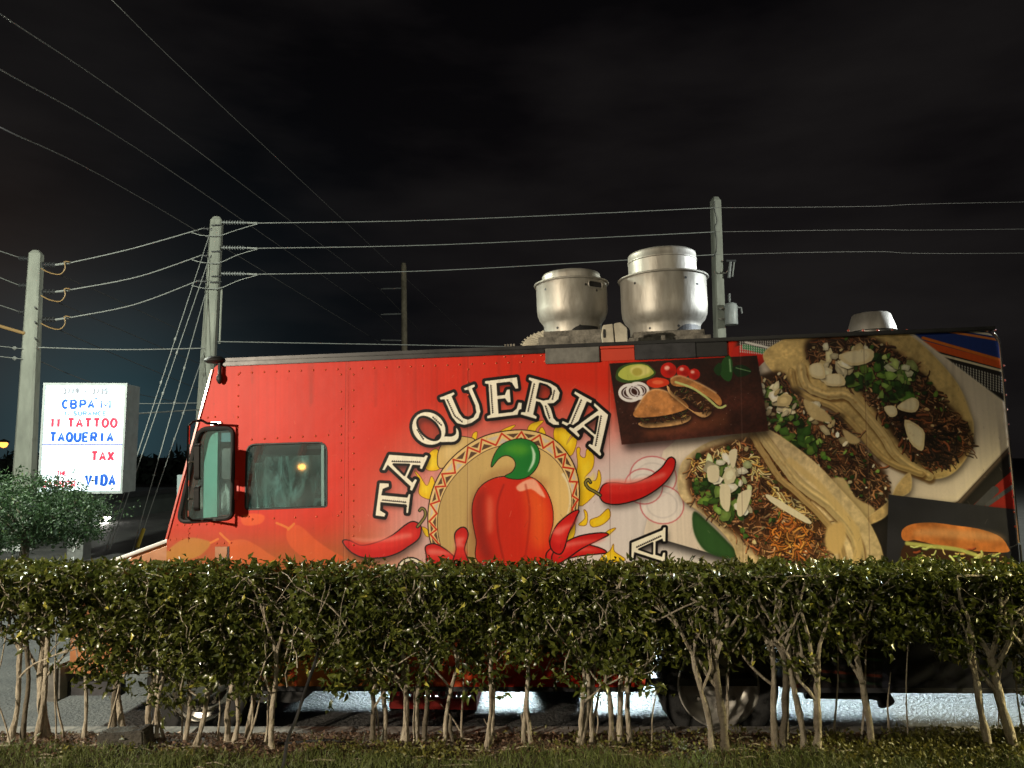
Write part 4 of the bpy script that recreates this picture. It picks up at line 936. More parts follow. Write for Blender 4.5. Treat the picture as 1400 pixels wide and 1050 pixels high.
V = [(ca[0] + .02 + .36 * (i / (n - 1)), .17 + .3 * (j / (n - 1)), cv0 + .05 + .045 * math.exp(-((i - 5) / 4) ** 2) + .008 * math.sin(i * 1.3 + j) - .10 * (i / n) ** 2) for j in range(n) for i in range(n)]; b.add(V, F, True)
b.build('white_cloth', M['cloth'], seat)
b = MB(); x = far_hole[0][0]; b.tube([(px_, WID - .04, pz_) for px_, pz_ in far_hole], .018, 6, closed=True); b.tube([(px_, WID - .04, pz_) for px_, pz_ in far_hole2], .018, 6, closed=True); b.build_each('far_window_frame', M['whitew'], truck)
b = MB(); b.prism(far_hole, WID - .02, WID - .015); b.prism(far_hole2, WID - .02, WID - .015); b.build_each('far_window_glass', M['glass'], truck)
fh = far_hole; cx = sum(p[0] for p in fh) / len(fh)
b = MB(); b.box((cx + .02, WID + .2, q(400, 680)[1] - .02), (cx + .16, WID + .23, q(400, 640)[1] + .03)); b.build('far_mirror', M['whitew'], truck, bevel=.02)
b = MB(); b.box((cx + .36, 1.5, .4), (cx + .40, 1.56, 1.75)); b.tube([(cx + .2, 1.4, .8), (cx + .36, 1.4, 1.7)], .012, 6); b.build_each('grab_pole', M['whitew'], truck)
# nose
v2 = q(150, 768)[1]; un = q(150, 768)[0]; UN = q(84, 900)[0]
nose = [(UF, .38), (UF, v1 - .02), (un, v2), (un - .12, v2 - .06), (UN + .06, .42), (UN, .36), (UN, .02), (UF, .02)]
P = [(UF, v1 - .015), (un + .1, v2 + .03), (un - .05, v2 - .02), (UN + .1, v2 - .16), (UN + .02, .40), (UN, .30), (UN, .06), (UFW - .55, .06), (UFW - .50, .25), (UFW - .42, .38), (UF, .46)]
b = MB(); b.prism(P, .06, WID - .06); hood = b.build('hood', M['orange'], truck, bevel=.03, seg=3)
b = MB(); b.tube([(UF, .05, v1 - .01), (un + .1, .05, v2 + .035), (un - .05, .06, v2 - .012), (UN + .1, .06, v2 - .15)], .014, 8); b.build('hood_edge_highlight', M['whitew'], hood)  # white tube paints in the bright lit line along the hood edge
b = MB(); b.box((UN - .012, .25, .15), (UN - .001, WID - .25, .42))
for i in range(6): b.box((UN - .022, .27, .17 + i * .04), (UN - .012, WID - .27, .185 + i * .04))
b.build('grille', M['blackpaint'], truck)
for yy in (.2, WID - .2):
    b = MB(); b.lathe([(.001, -.03), (.06, -.025), (.085, 0), (.09, .02)], (0, 0, 0), 20, 'y'); o = b.build('headlight', M['chrome'], truck); o.location = (UN - .01, yy, .28); o.rotation_euler = (0, 0, R(-90))
b = MB(); b.box((UN - .16, .0, -.12), (UN - .02, WID, .14)); o = b.build('front_bumper', M['greysteel'], truck, bevel=.02); b = MB(); b.box((UN - .018, .1, -.1), (UN + .4, .16, .0)); b.box((UN - .018, WID - .16, -.1), (UN + .4, WID - .1, .0)); b.build_each('bumper_bracket', M['darksteel'], o)
# wheels
def wheel(u, y, front):
    wl = empty('wheel', (u, y, 0), parent=truck)
    b = MB(); b.lathe([(.27, -.02), (.275, -.035), (.33, -.05), (.375, -.04), (.398, -.01), (.405, .03), (.405, .18), (.39, .22), (.33, .24), (.27, .22)], n=56, axis='y')
    for k in range(44):
        t = 2 * math.pi * k / 44
        for s in (.03, .12):
            c = Vector((.407 * math.cos(t + s), s + .03, .407 * math.sin(t + s))); e = Vector((.407 * math.cos(t + s + .06), s + .10, .407 * math.sin(t + s + .06)))
            b.tube([c, e], .008, 4)
    b.build('tyre', M['tyre'], wl)
    b = MB()
    if front: b.lathe([(.272, -.03), (.262, -.034), (.252, -.02), (.245, .03), (.22, .04), (.16, .0), (.12, -.01), (.10, -.05), (.06, -.06), (.001, -.062)], n=48, axis='y')
    else: b.lathe([(.272, -.03), (.262, -.034), (.252, -.02), (.245, .08), (.21, .12), (.14, .14), (.11, .13), (.105, .03), (.07, .02), (.001, .02)], n=48, axis='y')
    b.build('rim', M['chrome'] if front else M['rim'], wl)
    b = MB()
    for k in range(8):
        t = 2 * math.pi * k / 8; c = (.17 * math.cos(t), .0 if front else .12, .17 * math.sin(t)); b.tube([c, (c[0], c[1] - .03, c[2])], .013, 6)
    b.build_each('wheel_nut', M['galv'], wl)
    return wl
for u, y, fr in ((0, .06, False), (UFW, .06, True)): wheel(u, y, fr)
for u in (0, UFW): w_ = wheel(u, WID - .06, False); w_.rotation_euler = (0, 0, math.pi)
# underbody
b = MB(); b.box((UN + .3, .55, .0), (UR - .2, .65, .0001 + .14 - .14 + .0)) if False else None
b.box((UN + .3, .6, -.06), (UR - .1, .68, .0)); b.box((UN + .3, WID - .68, -.06), (UR - .1, WID - .6, .0)); b.build_each('chassis_rail', M['blackpaint'], truck)
b = MB(); b.tube([(0, .1, 0), (0, WID - .1, 0)], .06, 10); b.lathe([(.001, -.16), (.12, -.12), (.17, 0), (.12, .12), (.001, .16)], (0, WID / 2, -.0), 16, 'y'); b.tube([(UFW, .1, -.02), (UFW, WID - .1, -.02)], .045, 8); b.build_each('axle', M['blackpaint'], truck)
pc = q(330, 955); pd = q(432, 945)
b = MB(); b.prism(roundpoly([(pc[0] - .1, .06), (pc[0] - .1, -.13), (pd[0] - .08, -.13), (pd[0], .02), (pd[0], .06)], [0, .03, .14, .02, 0]), .05, .5); b.build('step_well', M['black'], truck, bevel=.01)
pe = q(822, 930); pf = q(905, 957); b = MB(); b.box((pe[0], .35, pf[1]), (pf[0], .8, .06)); b.build('battery_box', M['greysteel'], truck, bevel=.01)
b = MB(); e0 = q(1100, 945, -.3); e1 = q(1195, 947, -.3); e2 = q(1212, 962, -.3)
b.tube([(e0[0], .3, e0[1]), (e1[0] - .02, .3, e1[1]), (e1[0] + .05, .3, e1[1] - .01), (e2[0], .3, e2[1])], [.05, .045, .055, .06], 12)
b.tube([(e2[0] + .0, .3, e2[1]), (e2[0] + .02, .3, e2[1] + .085)], .008, 6); b.build_each('exhaust_pipe', M['blackpaint'], truck)
b = MB(); b.box((.46, .3, -.09), (.46 + .62, .38, .0)); b.build('rear_crossmember', M['blackpaint'], truck, bevel=.01)
# roof fans: spun bowls on curbs
def fan(pxc, Yoff, fl, rf, prof, cap, curb_w, label, dent=0):
    r0 = empty('exhaust_fan', parent=truck); tag(r0, label)
    cu, cv_ = uv(pxc, fl, -Yoff); r0.location = (cu, Yoff, cv_)
    b = MB(); b.lathe([(r * 1., h) for r, h in prof] + [], n=64)
    if dent:
        for i, (x, y, z) in enumerate(b.v):
            r = math.hypot(x, y); a = math.atan2(y, x)
            k = .03 * math.exp(-((a + 1.45) / .22) ** 2 - ((z + .2) / .05) ** 2) + .012 * math.exp(-((a + .9) / .15) ** 2 - ((z + .13) / .08) ** 2) + .010 * math.exp(-((a + 1.9) / .2) ** 2 - ((z + .08) / .05) ** 2)
            b.v[i] = (x * (1 - k / max(r, .05)), y * (1 - k / max(r, .05)), z)
    b.build('bowl', M['alum'], r0)
    b = MB(); P = [(rf * math.cos(t), rf * math.sin(t), 0) for t in np.linspace(0, 2 * math.pi, 64, endpoint=False)]; b.tube(P, .0085, 8, closed=True); b.build('rim_bead', M['alum'], r0)
    b = MB(); b.lathe(cap, n=56); b.build('cap', M['alum'], r0)
    zb = prof[-1][1]
    b = MB(); b.box((-curb_w / 2, -curb_w / 2, zb - .05), (curb_w / 2, curb_w / 2, zb + .001)); b.box((-curb_w / 2 - .04, -curb_w / 2 - .04, TOP - cv_ - .0), (curb_w / 2 + .04, curb_w / 2 + .04, zb - .05)); b.build('curb', M['galv'], r0, bevel=.004)
    b = MB()
    for a, z in ((-2.35, -.07), (-1.15, -.06), (-2.1, zb + .03), (-1.3, zb + .035), (-.8, -.10)):
        rr_ = np.interp(-z, [-h for r, h in prof], [r for r, h in prof]) + .001
        b.lathe([(.001, 0), (.0105, .0)], (0, 0, 0), 8)
        bx = b.v[-16:]; del b.v[-16:]
        for (x, y, zz) in bx:
            ang = a; cx_, cy_ = rr_ * math.cos(ang), rr_ * math.sin(ang); b.v.append((cx_ - math.sin(ang) * x + math.cos(ang) * .0005, cy_ + math.cos(ang) * x + math.sin(ang) * .0005, z + y))
    b.build('bolt_holes', M['black'], r0)['kind'] = 'stuff'
    return r0
f1 = fan(781, .8, 390, .30, [(.298, .0), (.290, -.012), (.289, -.21), (.284, -.25), (.270, -.29), (.248, -.318), (.234, -.34), (.232, -.415)],
         [(.240, .0), (.240, .055), (.236, .075), (.228, .085), (.222, .087), (.15, .10), (.001, .105)], .46, 'lower spun aluminium exhaust fan with slot in its rim')
b = MB(); b.prism(rrect(-.07, -.024, .07, .024, .022), 0, .01); s = b.build('handle_slot', M['black'], f1); s.location = (.195, -.222, -.055); s.rotation_euler = (0, 0, R(41))
b = MB(); b.tube([(x, 0, y) for x, y in rrect(-.072, -.026, .072, .026, .024)], .005, 5, closed=True); s = b.build('slot_rim', M['alum'], f1); s.location = (.193, -.226, -.055); s.rotation_euler = (0, 0, R(41))
f2 = fan(906, .78, 383, .355, [(.352, .0), (.343, -.012), (.343, -.24), (.337, -.30), (.318, -.345), (.292, -.372), (.280, -.395), (.277, -.46)],
         [(.272, .0), (.272, .135), (.277, .14), (.277, .15), (.272, .157), (.272, .192), (.268, .205), (.258, .212), (.001, .214)], .54, 'taller dented aluminium exhaust fan', 1)
def opening(f, r, z0, z1, a0, a1):
    b = MB(); n = 14; V = []; F = []
    for i in range(n):
        t = i / (n - 1); a = R(a0 + (a1 - a0) * t); h = z0 + (z1 - z0) * (1 - (1 - min(1, t * 3)) ** 2); V += [(r * math.cos(a), r * math.sin(a), z0), (r * math.cos(a), r * math.sin(a), h)]
    for i in range(n - 1): F.append((2 * i, 2 * i + 2, 2 * i + 3, 2 * i + 1))
    b.add(V, F); b.build('base_opening', M['black'], f)
opening(f1, .234, -.414, -.375, -92, -30); opening(f2, .2795, -.459, -.405, -78, -5)
# cone vent, junction box, fluted cover
rv_ = empty('roof_vent', parent=truck); a = uv(1192, 452, -.7); rv_.location = (a[0], .7, a[1] - .01)
b = MB(); b.lathe([(.175, 0), (.17, .03), (.138, .128), (.125, .14), (.001, .145)], n=40); b.lathe([(.13, -.12), (.13, .0)], n=24); b.build('vent_cone', M['alum'], rv_)
jb = empty('junction_box', parent=truck); a = uv(840, 443, -.12); jb.location = (a[0], .12, TOP + .03); jh = a[1] - TOP - .03
b = MB(); V_ = [(-.09, 0), (-.098, jh * .55), (-.085, jh * .92), (-.012, jh * .97), (-.006, 0)]; b.prism(V_, -.045, .05); V_ = [(.002, 0), (-.006, jh * .97), (.04, jh * 1.02), (.088, jh * .72), (.088, .012), (.07, 0)]; b.prism(V_, -.052, .05); jl = b.build_each('box_cover', M['cream'], jb, bevel=.005)
b = MB(); b.prism(rrect(-.085, jh * .3, -.067, jh * .72, .008), -.049, -.0455); b.build('box_slot', M['black'], jb)
a = uv(752, 452, -1.15); zb_ = uv(752, 475, -1.15)[1]; fh_ = a[1] - zb_; b = MB(); n = 44; P_ = []
for k in range(n + 1):
    t = math.pi * k / n; w_ = 1 - .045 * (k % 2); P_.append((-.30 * math.cos(t) * w_, fh_ * 1.05 * math.sin(t) * w_))
P_ += [(.30, TOP - zb_), (-.30, TOP - zb_)]
b.prism(P_, -.03, .4)
for k in range(1, n // 2, 2):
    t = math.pi * k / n; b.tube([(-.315 * math.cos(t), -.034, fh_ * 1.06 * math.sin(t)), (-.17 * math.cos(t), -.034, fh_ * .6 * math.sin(t))], .006, 5)
o = b.build('fluted_vent_cover', M['cream'], truck); o['kind'] = 'stuff'; o.location = (a[0] + .05, 1.15, zb_)
b = MB(); b.box((q(705, 470)[0], .2, TOP + .001), (q(1000, 460)[0], 1.3, TOP + .022)); b.box((q(905, 470)[0], .02, TOP), (q(911, 470)[0], .04, TOP + .07)); b.build('roof_patch', M['galv'], truck, bevel=.004)
for i in range(4):
    b = MB(); xx = q(690 + i * 4, 480)[0]; b.box((xx, -.02, TOP + .028), (xx + .012, .02, TOP + .045)); b.build('gutter_clip', M['galv'], truck)
# ------------------------------------------------------------------ utility poles, lines, signs, things around the truck
def pole(top, botpx, Y, w0, w1, m, label, sq=True):
    T = at(top[0], top[1], Y); B = at(botpx[0], botpx[1], Y)
    d = (B - T) / (T.z - B.z); base = T + d * (T.z - lotz(T.x) + .3)
    r = empty('utility_pole', base); tag(r, label, 'utility pole', 'utility poles beyond the truck')
    tl = T - base; b = MB()
    if sq:
        V = []; a = R(9)
        prof = [(0, w1), (1 - .012, w0), (1, w0 * .55)]
        for t, w_ in prof:
            for k in range(4):
                for s in (-1, 1):
                    an = a + math.pi / 4 + k * math.pi / 2 + s * .14; V.append(tl * t + Vector((math.cos(an), math.sin(an), 0)) * w_ * .69)
        F = [(j * 8 + k, j * 8 + (k + 1) % 8, (j + 1) * 8 + (k + 1) % 8, (j + 1) * 8 + k) for j in range(2) for k in range(8)] + [tuple(16 + k for k in range(8))]
        b.add(V, F)
    else: b.tube([(0, 0, 0), tl * .98, tl], [w1 / 2, w0 / 2, w0 * .4], 12)
    b.build('shaft', m, r)
    return r, base
def local(o, p): return tuple(Vector(p) - Vector(o.location))
def insulator(r, p, qq, rad, m=None):
    p, qq = Vector(local(r, p)), Vector(local(r, qq)); d = (qq - p).normalized(); L = (qq - p).length
    b = MB(); b.tube([p, qq], rad * .55, 6)
    n = max(3, int(L / .09))
    for i in range(n):
        c = p + d * L * (.12 + .76 * i / (n - 1)); b.tube([c - d * .012, c + d * .012], rad * 1.25, 10)
    return b.build('insulator', m or M['insul'], r)
def wire(pts, r, m, label, cat='power line', name='power_line', group=None, sub=10):
    P = [Vector(p) for p in pts]
    o = MB(); Q = smooth([tuple(p) for p in P], sub, False) if len(P) > 2 else [tuple(p) for p in P]
    o.tube([Vector(p) for p in Q], r * .72, 6); ob = o.build(name, m); return tag(ob, label, cat, group)
YA, YB, YC, YD = 20., 22., 30., 46.
pA, bA = pole((50, 343), (28, 760), YA, .27, .45, M['concrete_pole'], 'pale square concrete pole left of the lit shop sign')
pB, bB = pole((297, 297), (283, 520), YB, .30, .42, M['concrete_pole'], 'pale square concrete pole rising behind the truck cab')
pC, bC = pole((978, 270), (984, 462), YC, .33, .42, M['concrete_pole'], 'square concrete pole with a transformer, right of the exhaust fans')
pD, bD = pole((552, 360), (553, 480), YD, .34, .42, M['dark_pole'], 'dim distant pole above the middle of the truck roof', False)
LG = 'overhead power lines'
for i, (a, m1, bb, ins) in enumerate((((278, 312), (180, 340), (97, 359), None), ((275, 349), (190, 378), (97, 396), None), ((270, 384), (185, 416), (97, 434), None))):
    lab = ('top', 'middle', 'lowest')[i]
    wire([at(*a, YB - .2), at(*m1, 20.9), at(*bb, YA - .1)], .022, M['wire'], f'{lab} of three bright sagging wires between the two left poles', group=LG)
    insulator(pB, at(291, a[1] + 2, YB - .15), at(*a, YB - .2), .045, M['insuld']); insulator(pA, at(57, bb[1] + 3, YA - .1), at(76, bb[1] + 3, YA - .1), .06, M['insuld'])
    b = MB(); b.tube([Vector(local(pA, at(76, bb[1] + 3, YA - .1))), Vector(local(pA, at(97, bb[1], YA - .1)))], .03, 6); b.build('dead_end_clamp', M['wire'], pA)
    b = MB(); b.tube([Vector(local(pA, at(x, y, YA - .25))) for x, y in smooth([(56, bb[1] + 8), (68, bb[1] + 14), (82, bb[1] + 16), (89, bb[1] + 8), (88, bb[1] - 1), (95, bb[1] - 1)], 4, False)], .016, 5); b.build('jumper_wire', M['copper'], pA)
    # beyond pole B to pole C
    y0 = (305, 339.5, 375)[i]; y1 = (287, 320, 351)[i]
    wire([at(350, y0, YB), at(620, y0 - 5 - i * .6, 25.5), at(978, y1 - 3, YC - .25)], .020, M['wire'], f'{lab} of three wires between cab pole and transformer pole', group=LG)
    insulator(pB, at(303, y0 - 1, YB - .1), at(337, y0 - .5, YB - .05), .05)
    b = MB(); b.tube([Vector(local(pB, at(337, y0 - .5, YB))), Vector(local(pB, at(352, y0, YB)))], .03, 6); b.build('dead_end_clamp', M['wire'], pB)
    b = MB(); b.tube([Vector(local(pB, at(x, y, YB - .3))) for x, y in smooth([(262, a[1] + 6), (278, a[1] + 10), (300, a[1] + 10), (325, y0 + 9), (352, y0 + 1)], 5, False)], .014, 5); b.build('jumper_wire', M['wire'], pB)
    wire([at(979, y1 - 3, YC - .25), at(1190, y1 - 5 - i, 33), at(1405, (276, 313, 346)[i], 36), at(2300, (262, 300, 336)[i], 48)], .015, M['wiredim'], f'{lab} of three dim wires running right from transformer pole', group=LG)
    # left of pole A
    wire([at(-4, (342, 378, 416)[i], 19), at(26, (352, 390, 426)[i], YA - .1)], .018, M['wire'], f'{lab} wire leaving the sign-side pole to the left edge', group=LG)
    insulator(pA, at(26, (353, 390.5, 426.5)[i], YA - .1), at(41, (354, 390, 427)[i], YA - .1), .055, M['insuld'])
    # dim lines from pole A into the distance
    wire([at(57, (366, 404, 440)[i], YA + .2), at(170, (415, 453, 490)[i], 30), at(330, (492, 522, 556)[i], 48)], .02, M['wiredim'], f'{lab} dim wire slanting from the left pole behind the cab', group=LG)
    # from the upper left corner to pole D
    wire([at((-10, -10, -10)[i], (12, 89, 169)[i], 9), at((262, 250, 236)[i], (200, 245, 296)[i], 20), at((520, 518, 516)[i], (396, 431, 466)[i], YD - .2)], .014, M['wiredim'], f'{lab} of three thin wires from the upper left corner to the distant pole', group=LG)
    wire([at((520, 518, 516)[i], (396, 431, 466)[i], YD - .2), at((600, 572, 535)[i], (480, 480, 480)[i], 70)], .02, M['wiredim'], f'{lab} faint wire running away past the distant pole', group=LG)
    insulator(pD, at(521, (395, 430, 465)[i], YD - .2), at(549, (394, 429, 465.5)[i], YD - .1), .05)
wire([at(145, -8, 14), at(340, 180, 26), at(640, 460, 60)], .012, M['wiredim'], 'single faint wire crossing the upper sky diagonally', group=LG)
wire([at(52, 475, YA - .2), at(170, 478, 21), at(281, 476, YB - .2)], .02, M['wire'], 'low straight wire between the two left poles above the sign', group=LG)
wire([at(298, 467, YB - .2), at(500, 470.5, 25), at(722, 474, 28), at(975, 474, YC)], .02, M['wire'], 'low wire skimming the truck roof from the cab pole', group=LG)
for y, lb in ((473, 'upper'), (487, 'lower')):
    wire([at(-4, y, 19), at(32, y + 4, YA - .2)], .016, M['wire'], f'{lb} of two low wires at the left picture edge', group=LG)
    o = MB(); o.lathe([(.001, -.06), (.06, -.02), (.06, .02), (.001, .06)], local(pA, at(20, y + 3, YA - .2)), 10); o.build('strain_clevis', M['wire'], pA)
wire([at(50, 492, YA), at(150, 530, 26), at(275, 556, 40)], .016, M['wiredim'], 'faint service wire passing behind the sign to the cab', group=LG)
wire([at(180, 566, 18), at(275, 560, YB - .2)], .024, M['wire'], 'short thick wire between sign and cab pole', group=LG)
wire([at(180, 552, 20), at(275, 551, YB - .1)], .014, M['wire'], 'thin wire just above the short thick one beside the sign', group=LG)
# guy wires
for i, (t0, t1, lb) in enumerate((((286, 322), (139, 770), 'leftmost'), ((287, 350), (144, 768), 'second from left'), ((284, 390), (183, 747), 'third from left'), ((279, 482), (190, 742), 'shortest and rightmost'))):
    g = empty('guy_wire', at(*t1, 17.)); tag(g, f'{lb} of the four guy wires staying the cab pole', 'guy wire', 'guy wires of the cab pole')
    b = MB(); A = Vector(local(g, at(*t0, YB - .2))); b.tube([A, (0, 0, 0), Vector((0, 0, 0)) - A * .12], .011, 5); b.build('strand', M['wire'], g)
    for k in (.22, .48, .62):
        c = A * k; b = MB(); b.tube([c * .99, c * 1.005], .028, 6); b.build('strain_knob', M['wire'], g)
    if i == 3: b = MB(); b.tube([A * .055, -A * .02], .045, 8); b.build('guy_guard', M['yellow'], g)
# conduit and cover strip on pole B
b = MB(); b.tube([Vector(local(pB, at(303, 395, YB - .1))), Vector(local(pB, at(300, 470, YB - .1)))], .03, 6); b.build('conduit', M['concrete_pole'], pB)
b = MB()
for y in (308, 344, 378, 386): b.tube([Vector(local(pB, at(289, y, YB - .25))), Vector(local(pB, at(303, y - 1, YB - .25)))], .02, 5)
b.build('through_bolts', M['insuld'], pB)['kind'] = 'stuff'
b = MB(); 
b.tube([Vector(local(pC, at(x, y, YC - .28))) for x, y in smooth([(976, 274), (977, 288), (980, 302), (977, 311), (979, 326), (979, 344), (974, 351)], 3, False)], .018, 5); b.build('ground_wire', M['insuld'], pC)
# pole bolts holes
b = MB()
for y in (310, 330, 352): b.tube([Vector(local(pA, at(48, y + 110, YA - .3))), Vector(local(pA, at(48, y + 110, YA - .2)))], .025, 6)
b.build('bolt_heads', M['insuld'], pA)['kind'] = 'stuff'
# transformer and fuse switch on pole C
tr = empty('transformer', at(1000, 444, YC - .5)); tag(tr, 'small grey transformer can hanging on the right pole', 'transformer')
s_ = YC / F_PX
b = MB(); b.lathe([(.001, 0), (.24, .0), (.255, .03), (.255, .76), (.22, .84), (.1, .9), (.001, .91)], n=28); b.build('tank', mat('light grey enamel', (.5, .53, .53), .4, noise=.15, scale=6), tr)
b = MB(); b.tube([(-.08, -.1, .9), (-.08, -.1, 1.25)], .035, 8)
for k in range(4): b.tube([(-.08, -.1, .98 + k * .06), (-.08, -.1, 1.0 + k * .06)], .065, 10)
b.build('bushing', M['insul'], tr)
b = MB(); b.tube([(.24, -.05, .7), (.40, -.05, .68), (.42, -.05, .45)], .035, 6); b.build('side_bracket', M['insul'], tr)
b = MB(); b.box((-.5, -.03, .62), (-.22, .03, .68)); b.box((-.5, -.03, .2), (-.22, .03, .26)); b.build('mounting_arm', M['galv'], tr)
fz = empty('fuse_cutout', at(999, 372, YC - .3)); tag(fz, 'fuse cutout switch on the pole above the transformer', 'fuse switch')
b = MB(); b.tube([(-.42, 0, .02), (-.42, 0, -.04), (-.2, 0, -.04), (-.08, 0, .1)], .025, 6); b.build('bracket', M['galv'], fz)
b = MB(); b.tube([(0, 0, .42), (-.08, 0, -.24)], .06, 8); b.build('porcelain', M['insul'], fz)
b = MB(); b.tube([(.14, -.04, .4), (.05, -.04, -.2)], .03, 6); b.build('fuse_tube', M['wire'], fz)
b = MB(); b.box((-.16, -.05, .42), (.22, .05, .5)); b.build('fuse_head', M['insuld'], fz)
# ---- the lit sign
YS = 15.
TL, TR_, BR, BL = at(62, 530, YS), at(170, 527, YS + .1), at(165, 675, YS + .1), at(55, 672, YS)
ex = ((TR_ - TL) + (BR - BL)) / 2; Wd = ex.length; ex.normalize(); ez = ((TL - BL) + (TR_ - BR)) / 2; Hd = ez.length; ez = Vector((ex.z * -1, 0, 1)).normalized(); ez = (ez - ex * ez.dot(ex)).normalized(); ey = ez.cross(ex)
sg = empty('shop_sign'); sg.matrix_world = Matrix(((ex.x, ey.x, ez.x, BL.x), (ex.y, ey.y, ez.y, BL.y), (ex.z, ey.z, ez.z, BL.z), (0, 0, 0, 1)))
tag(sg, 'glowing white shop directory sign with red and blue letters', 'sign')
frame = mat('sign cabinet paint', (.42, .45, .45), .5, noise=.2, scale=5)
def em(name, c, s): return mat(name, tuple(min(1, x) for x in c), .5, emit=c, es=s)
face = em('lit sign face', (.78, .96, 1.), 1.7); lred = em('lit red letters', (.80, .03, .07), .72); lblue = em('lit blue letters', (.01, .09, .5), .42); lgrey = em('lit faded letters', (.22, .23, .27), .6); lfade = em('lit faded blue letters', (.12, .24, .55), .75)
b = MB(); b.box((-.03, .03, -.03), (Wd + .03, .62, Hd + .03)); b.build('cabinet', frame, sg, bevel=.01)
b = MB()
for x0, x1, z0, z1 in ((-.045, 0, -.045, Hd + .045), (Wd, Wd + .045, -.045, Hd + .045), (0, Wd, -.045, 0), (0, Wd, Hd, Hd + .045)): b.box((x0, -.03, z0), (x1, .03, z1))
b.build('retaining_frame', frame, sg)
rows = [0, .222, .425, .60, .80, .998]     # panel joints as fractions of the height, from the bottom
zs = [0, .225, .438, .585, .77, .90, 1.]
for i in range(6):
    z0, z1 = zs[i] * Hd + .008, zs[i + 1] * Hd - .008
    spans = [(0.004, Wd * .475), (Wd * .485, Wd - .004)] if i < 2 else [(0.004, Wd - .004)]
    for x0, x1 in spans:
        b = MB(); b.box((x0, -.012, z0), (x1, .0, z1)); b.build('face_panel', face, sg)
b = MB(); b.box((0, -.018, zs[2] * Hd - .012), (Wd, -.001, zs[2] * Hd + .012)); b.build('divider_bar', mat('violet divider', (.12, .12, .35), .5, emit=(.1, .1, .4), es=.5), sg)
def srow(s, fx, fz, size, m, xs=1., bold=.008): 
    return text_mesh('lettering', s, size, m, sg, (fx * Wd, -.022, fz * Hd), (R(90), 0, 0), .003, 'CENTER', xs, bold)
def row(s_, x0, x1, fz, h, m, r=.016, tr=.34): stroke_text(s_, x0 * Wd, x1 * Wd, fz * Hd, h, r * 1.35, m, sg, track=tr)
row('3719 - 3735', .22, .78, .92, .10, lgrey, .015); row('CB', .22, .40, .785, .15, lblue, .019); row('PA', .44, .62, .785, .15, lblue, .019); row("'", .62, .66, .81, .15, lblue, .014); row('M', .70, .83, .785, .15, lblue, .015)
row('INSURANCE', .24, .78, .715, .075, lfade, .0115); row('11', .08, .21, .605, .16, lred, .021); row('TATTOO', .30, .92, .605, .16, lred, .021); row('TAQUERIA', .09, .88, .47, .165, lblue, .021)
row('TAX', .62, .90, .29, .165, lred, .021); row('VIDA', .56, .93, .06, .19, lblue, .024); row('THE', .20, .32, .15, .085, lred, .010); row('BARBER', .03, .44, .045, .10, lred, .011)
# sign column with address digits
sp = empty('sign_column', (at(106, 690, YS + .3).x, YS + .3, lotz(-9))); tag(sp, 'narrow grey column under the sign with digits running down it', 'sign column')
zt = at(106, 672, YS + .3).z - sp.location.z
b = MB(); b.box((-.16, 0, -.2), (.16, .3, zt)); b.build('column_shaft', mat('column paint', (.2, .2, .19), .7, noise=.3), sp)
for i, ch in enumerate('3719'): stroke_text(ch, -.1, .06, zt - .95 - i * .26, .17, .012, M['whitew'], sp, -.012, 'digit')
# ---- lamps seen in the picture
def streetlight(px, py, Y, c, s, label, armto, r, lampc):
    p = at(px, py, Y); o = empty('street_light', (at(*armto, Y).x, Y, lotz(p.x))); tag(o, label, 'street light')
    b = MB(); e = Vector(local(o, at(*armto, Y))); pl = Vector(local(o, p)); b.tube([(e.x, 0, -.3), e], .06, 8); b.build('mast', M['dark_pole'], o)
    b = MB(); b.tube([e, (e + pl) / 2 + Vector((0, 0, .12)), pl + Vector((0, 0, .09))], .035, 6); b.build('arm', M['galv'], o)
    b = MB(); b.lathe([(.001, r * 1.3), (r * 1.2, r * .7), (r * 1.35, r * .45), (r * 1.3, r * .4)], tuple(pl), 16); b.build('hood', M['galv'], o)
    b = MB(); b.lathe([(.001, -r), (r * .7, -r * .7), (r, 0), (r * .7, r * .5), (.001, r * .6)], tuple(pl), 16); b.build('bulb', em('glowing bulb', c, s), o)
    return p
p1 = streetlight(147, 708, 24, (1., .97, .85), 22, 'small white wall light behind the sign column', (128, 722), .10, 1)
p2 = streetlight(5, 607, 60, (1., .36, .06), 3.2, 'tiny orange street light glowing at the left edge', (-14, 600), .32, 1)
pr = np.array(at(412, 651, 5.4)); u_, v_ = uv(412, 651); pr = O_T + EU * u_ + EV * v_; dr = pr - CAM; dr /= np.linalg.norm(dr); rf = dr - 2 * np.dot(dr, EN) * EN; rf[2] = max(rf[2], -.012); lp_ = Vector(pr + rf * 42)
so = empty('street_light', (lp_.x, lp_.y, -.3)); tag(so, 'orange lamp across the street, mirrored in the cab window', 'street light')
b = MB(); b.tube([(0, 0, 0), (0, 0, lp_.z + .1)], .06, 8); b.build('mast', M['dark_pole'], so)
b = MB(); b.lathe([(.001, -.22), (.16, -.15), (.22, 0), (.16, .12), (.001, .15)], (0, 0, lp_.z + .3), 14); b.build('bulb', em('orange bulb', (1., .36, .06), 40), so)
lamp('small_white_lamp', p1 - Vector((0, .25, .1)), p1 - Vector((0, 0, 3)), 60, (1., .97, .88), .08)
ar = MB(); ar.tube([at(-30, 432, YA - .3), at(0, 446, YA - .3), at(34, 456, YA - .2)], .045, 8); o = ar.build('lamp_arm', M['copper'], pA); o.parent = None; o.name = 'street_lamp_arm'; tag(o, 'orange lit lamp arm reaching left from the left pole', 'lamp arm')
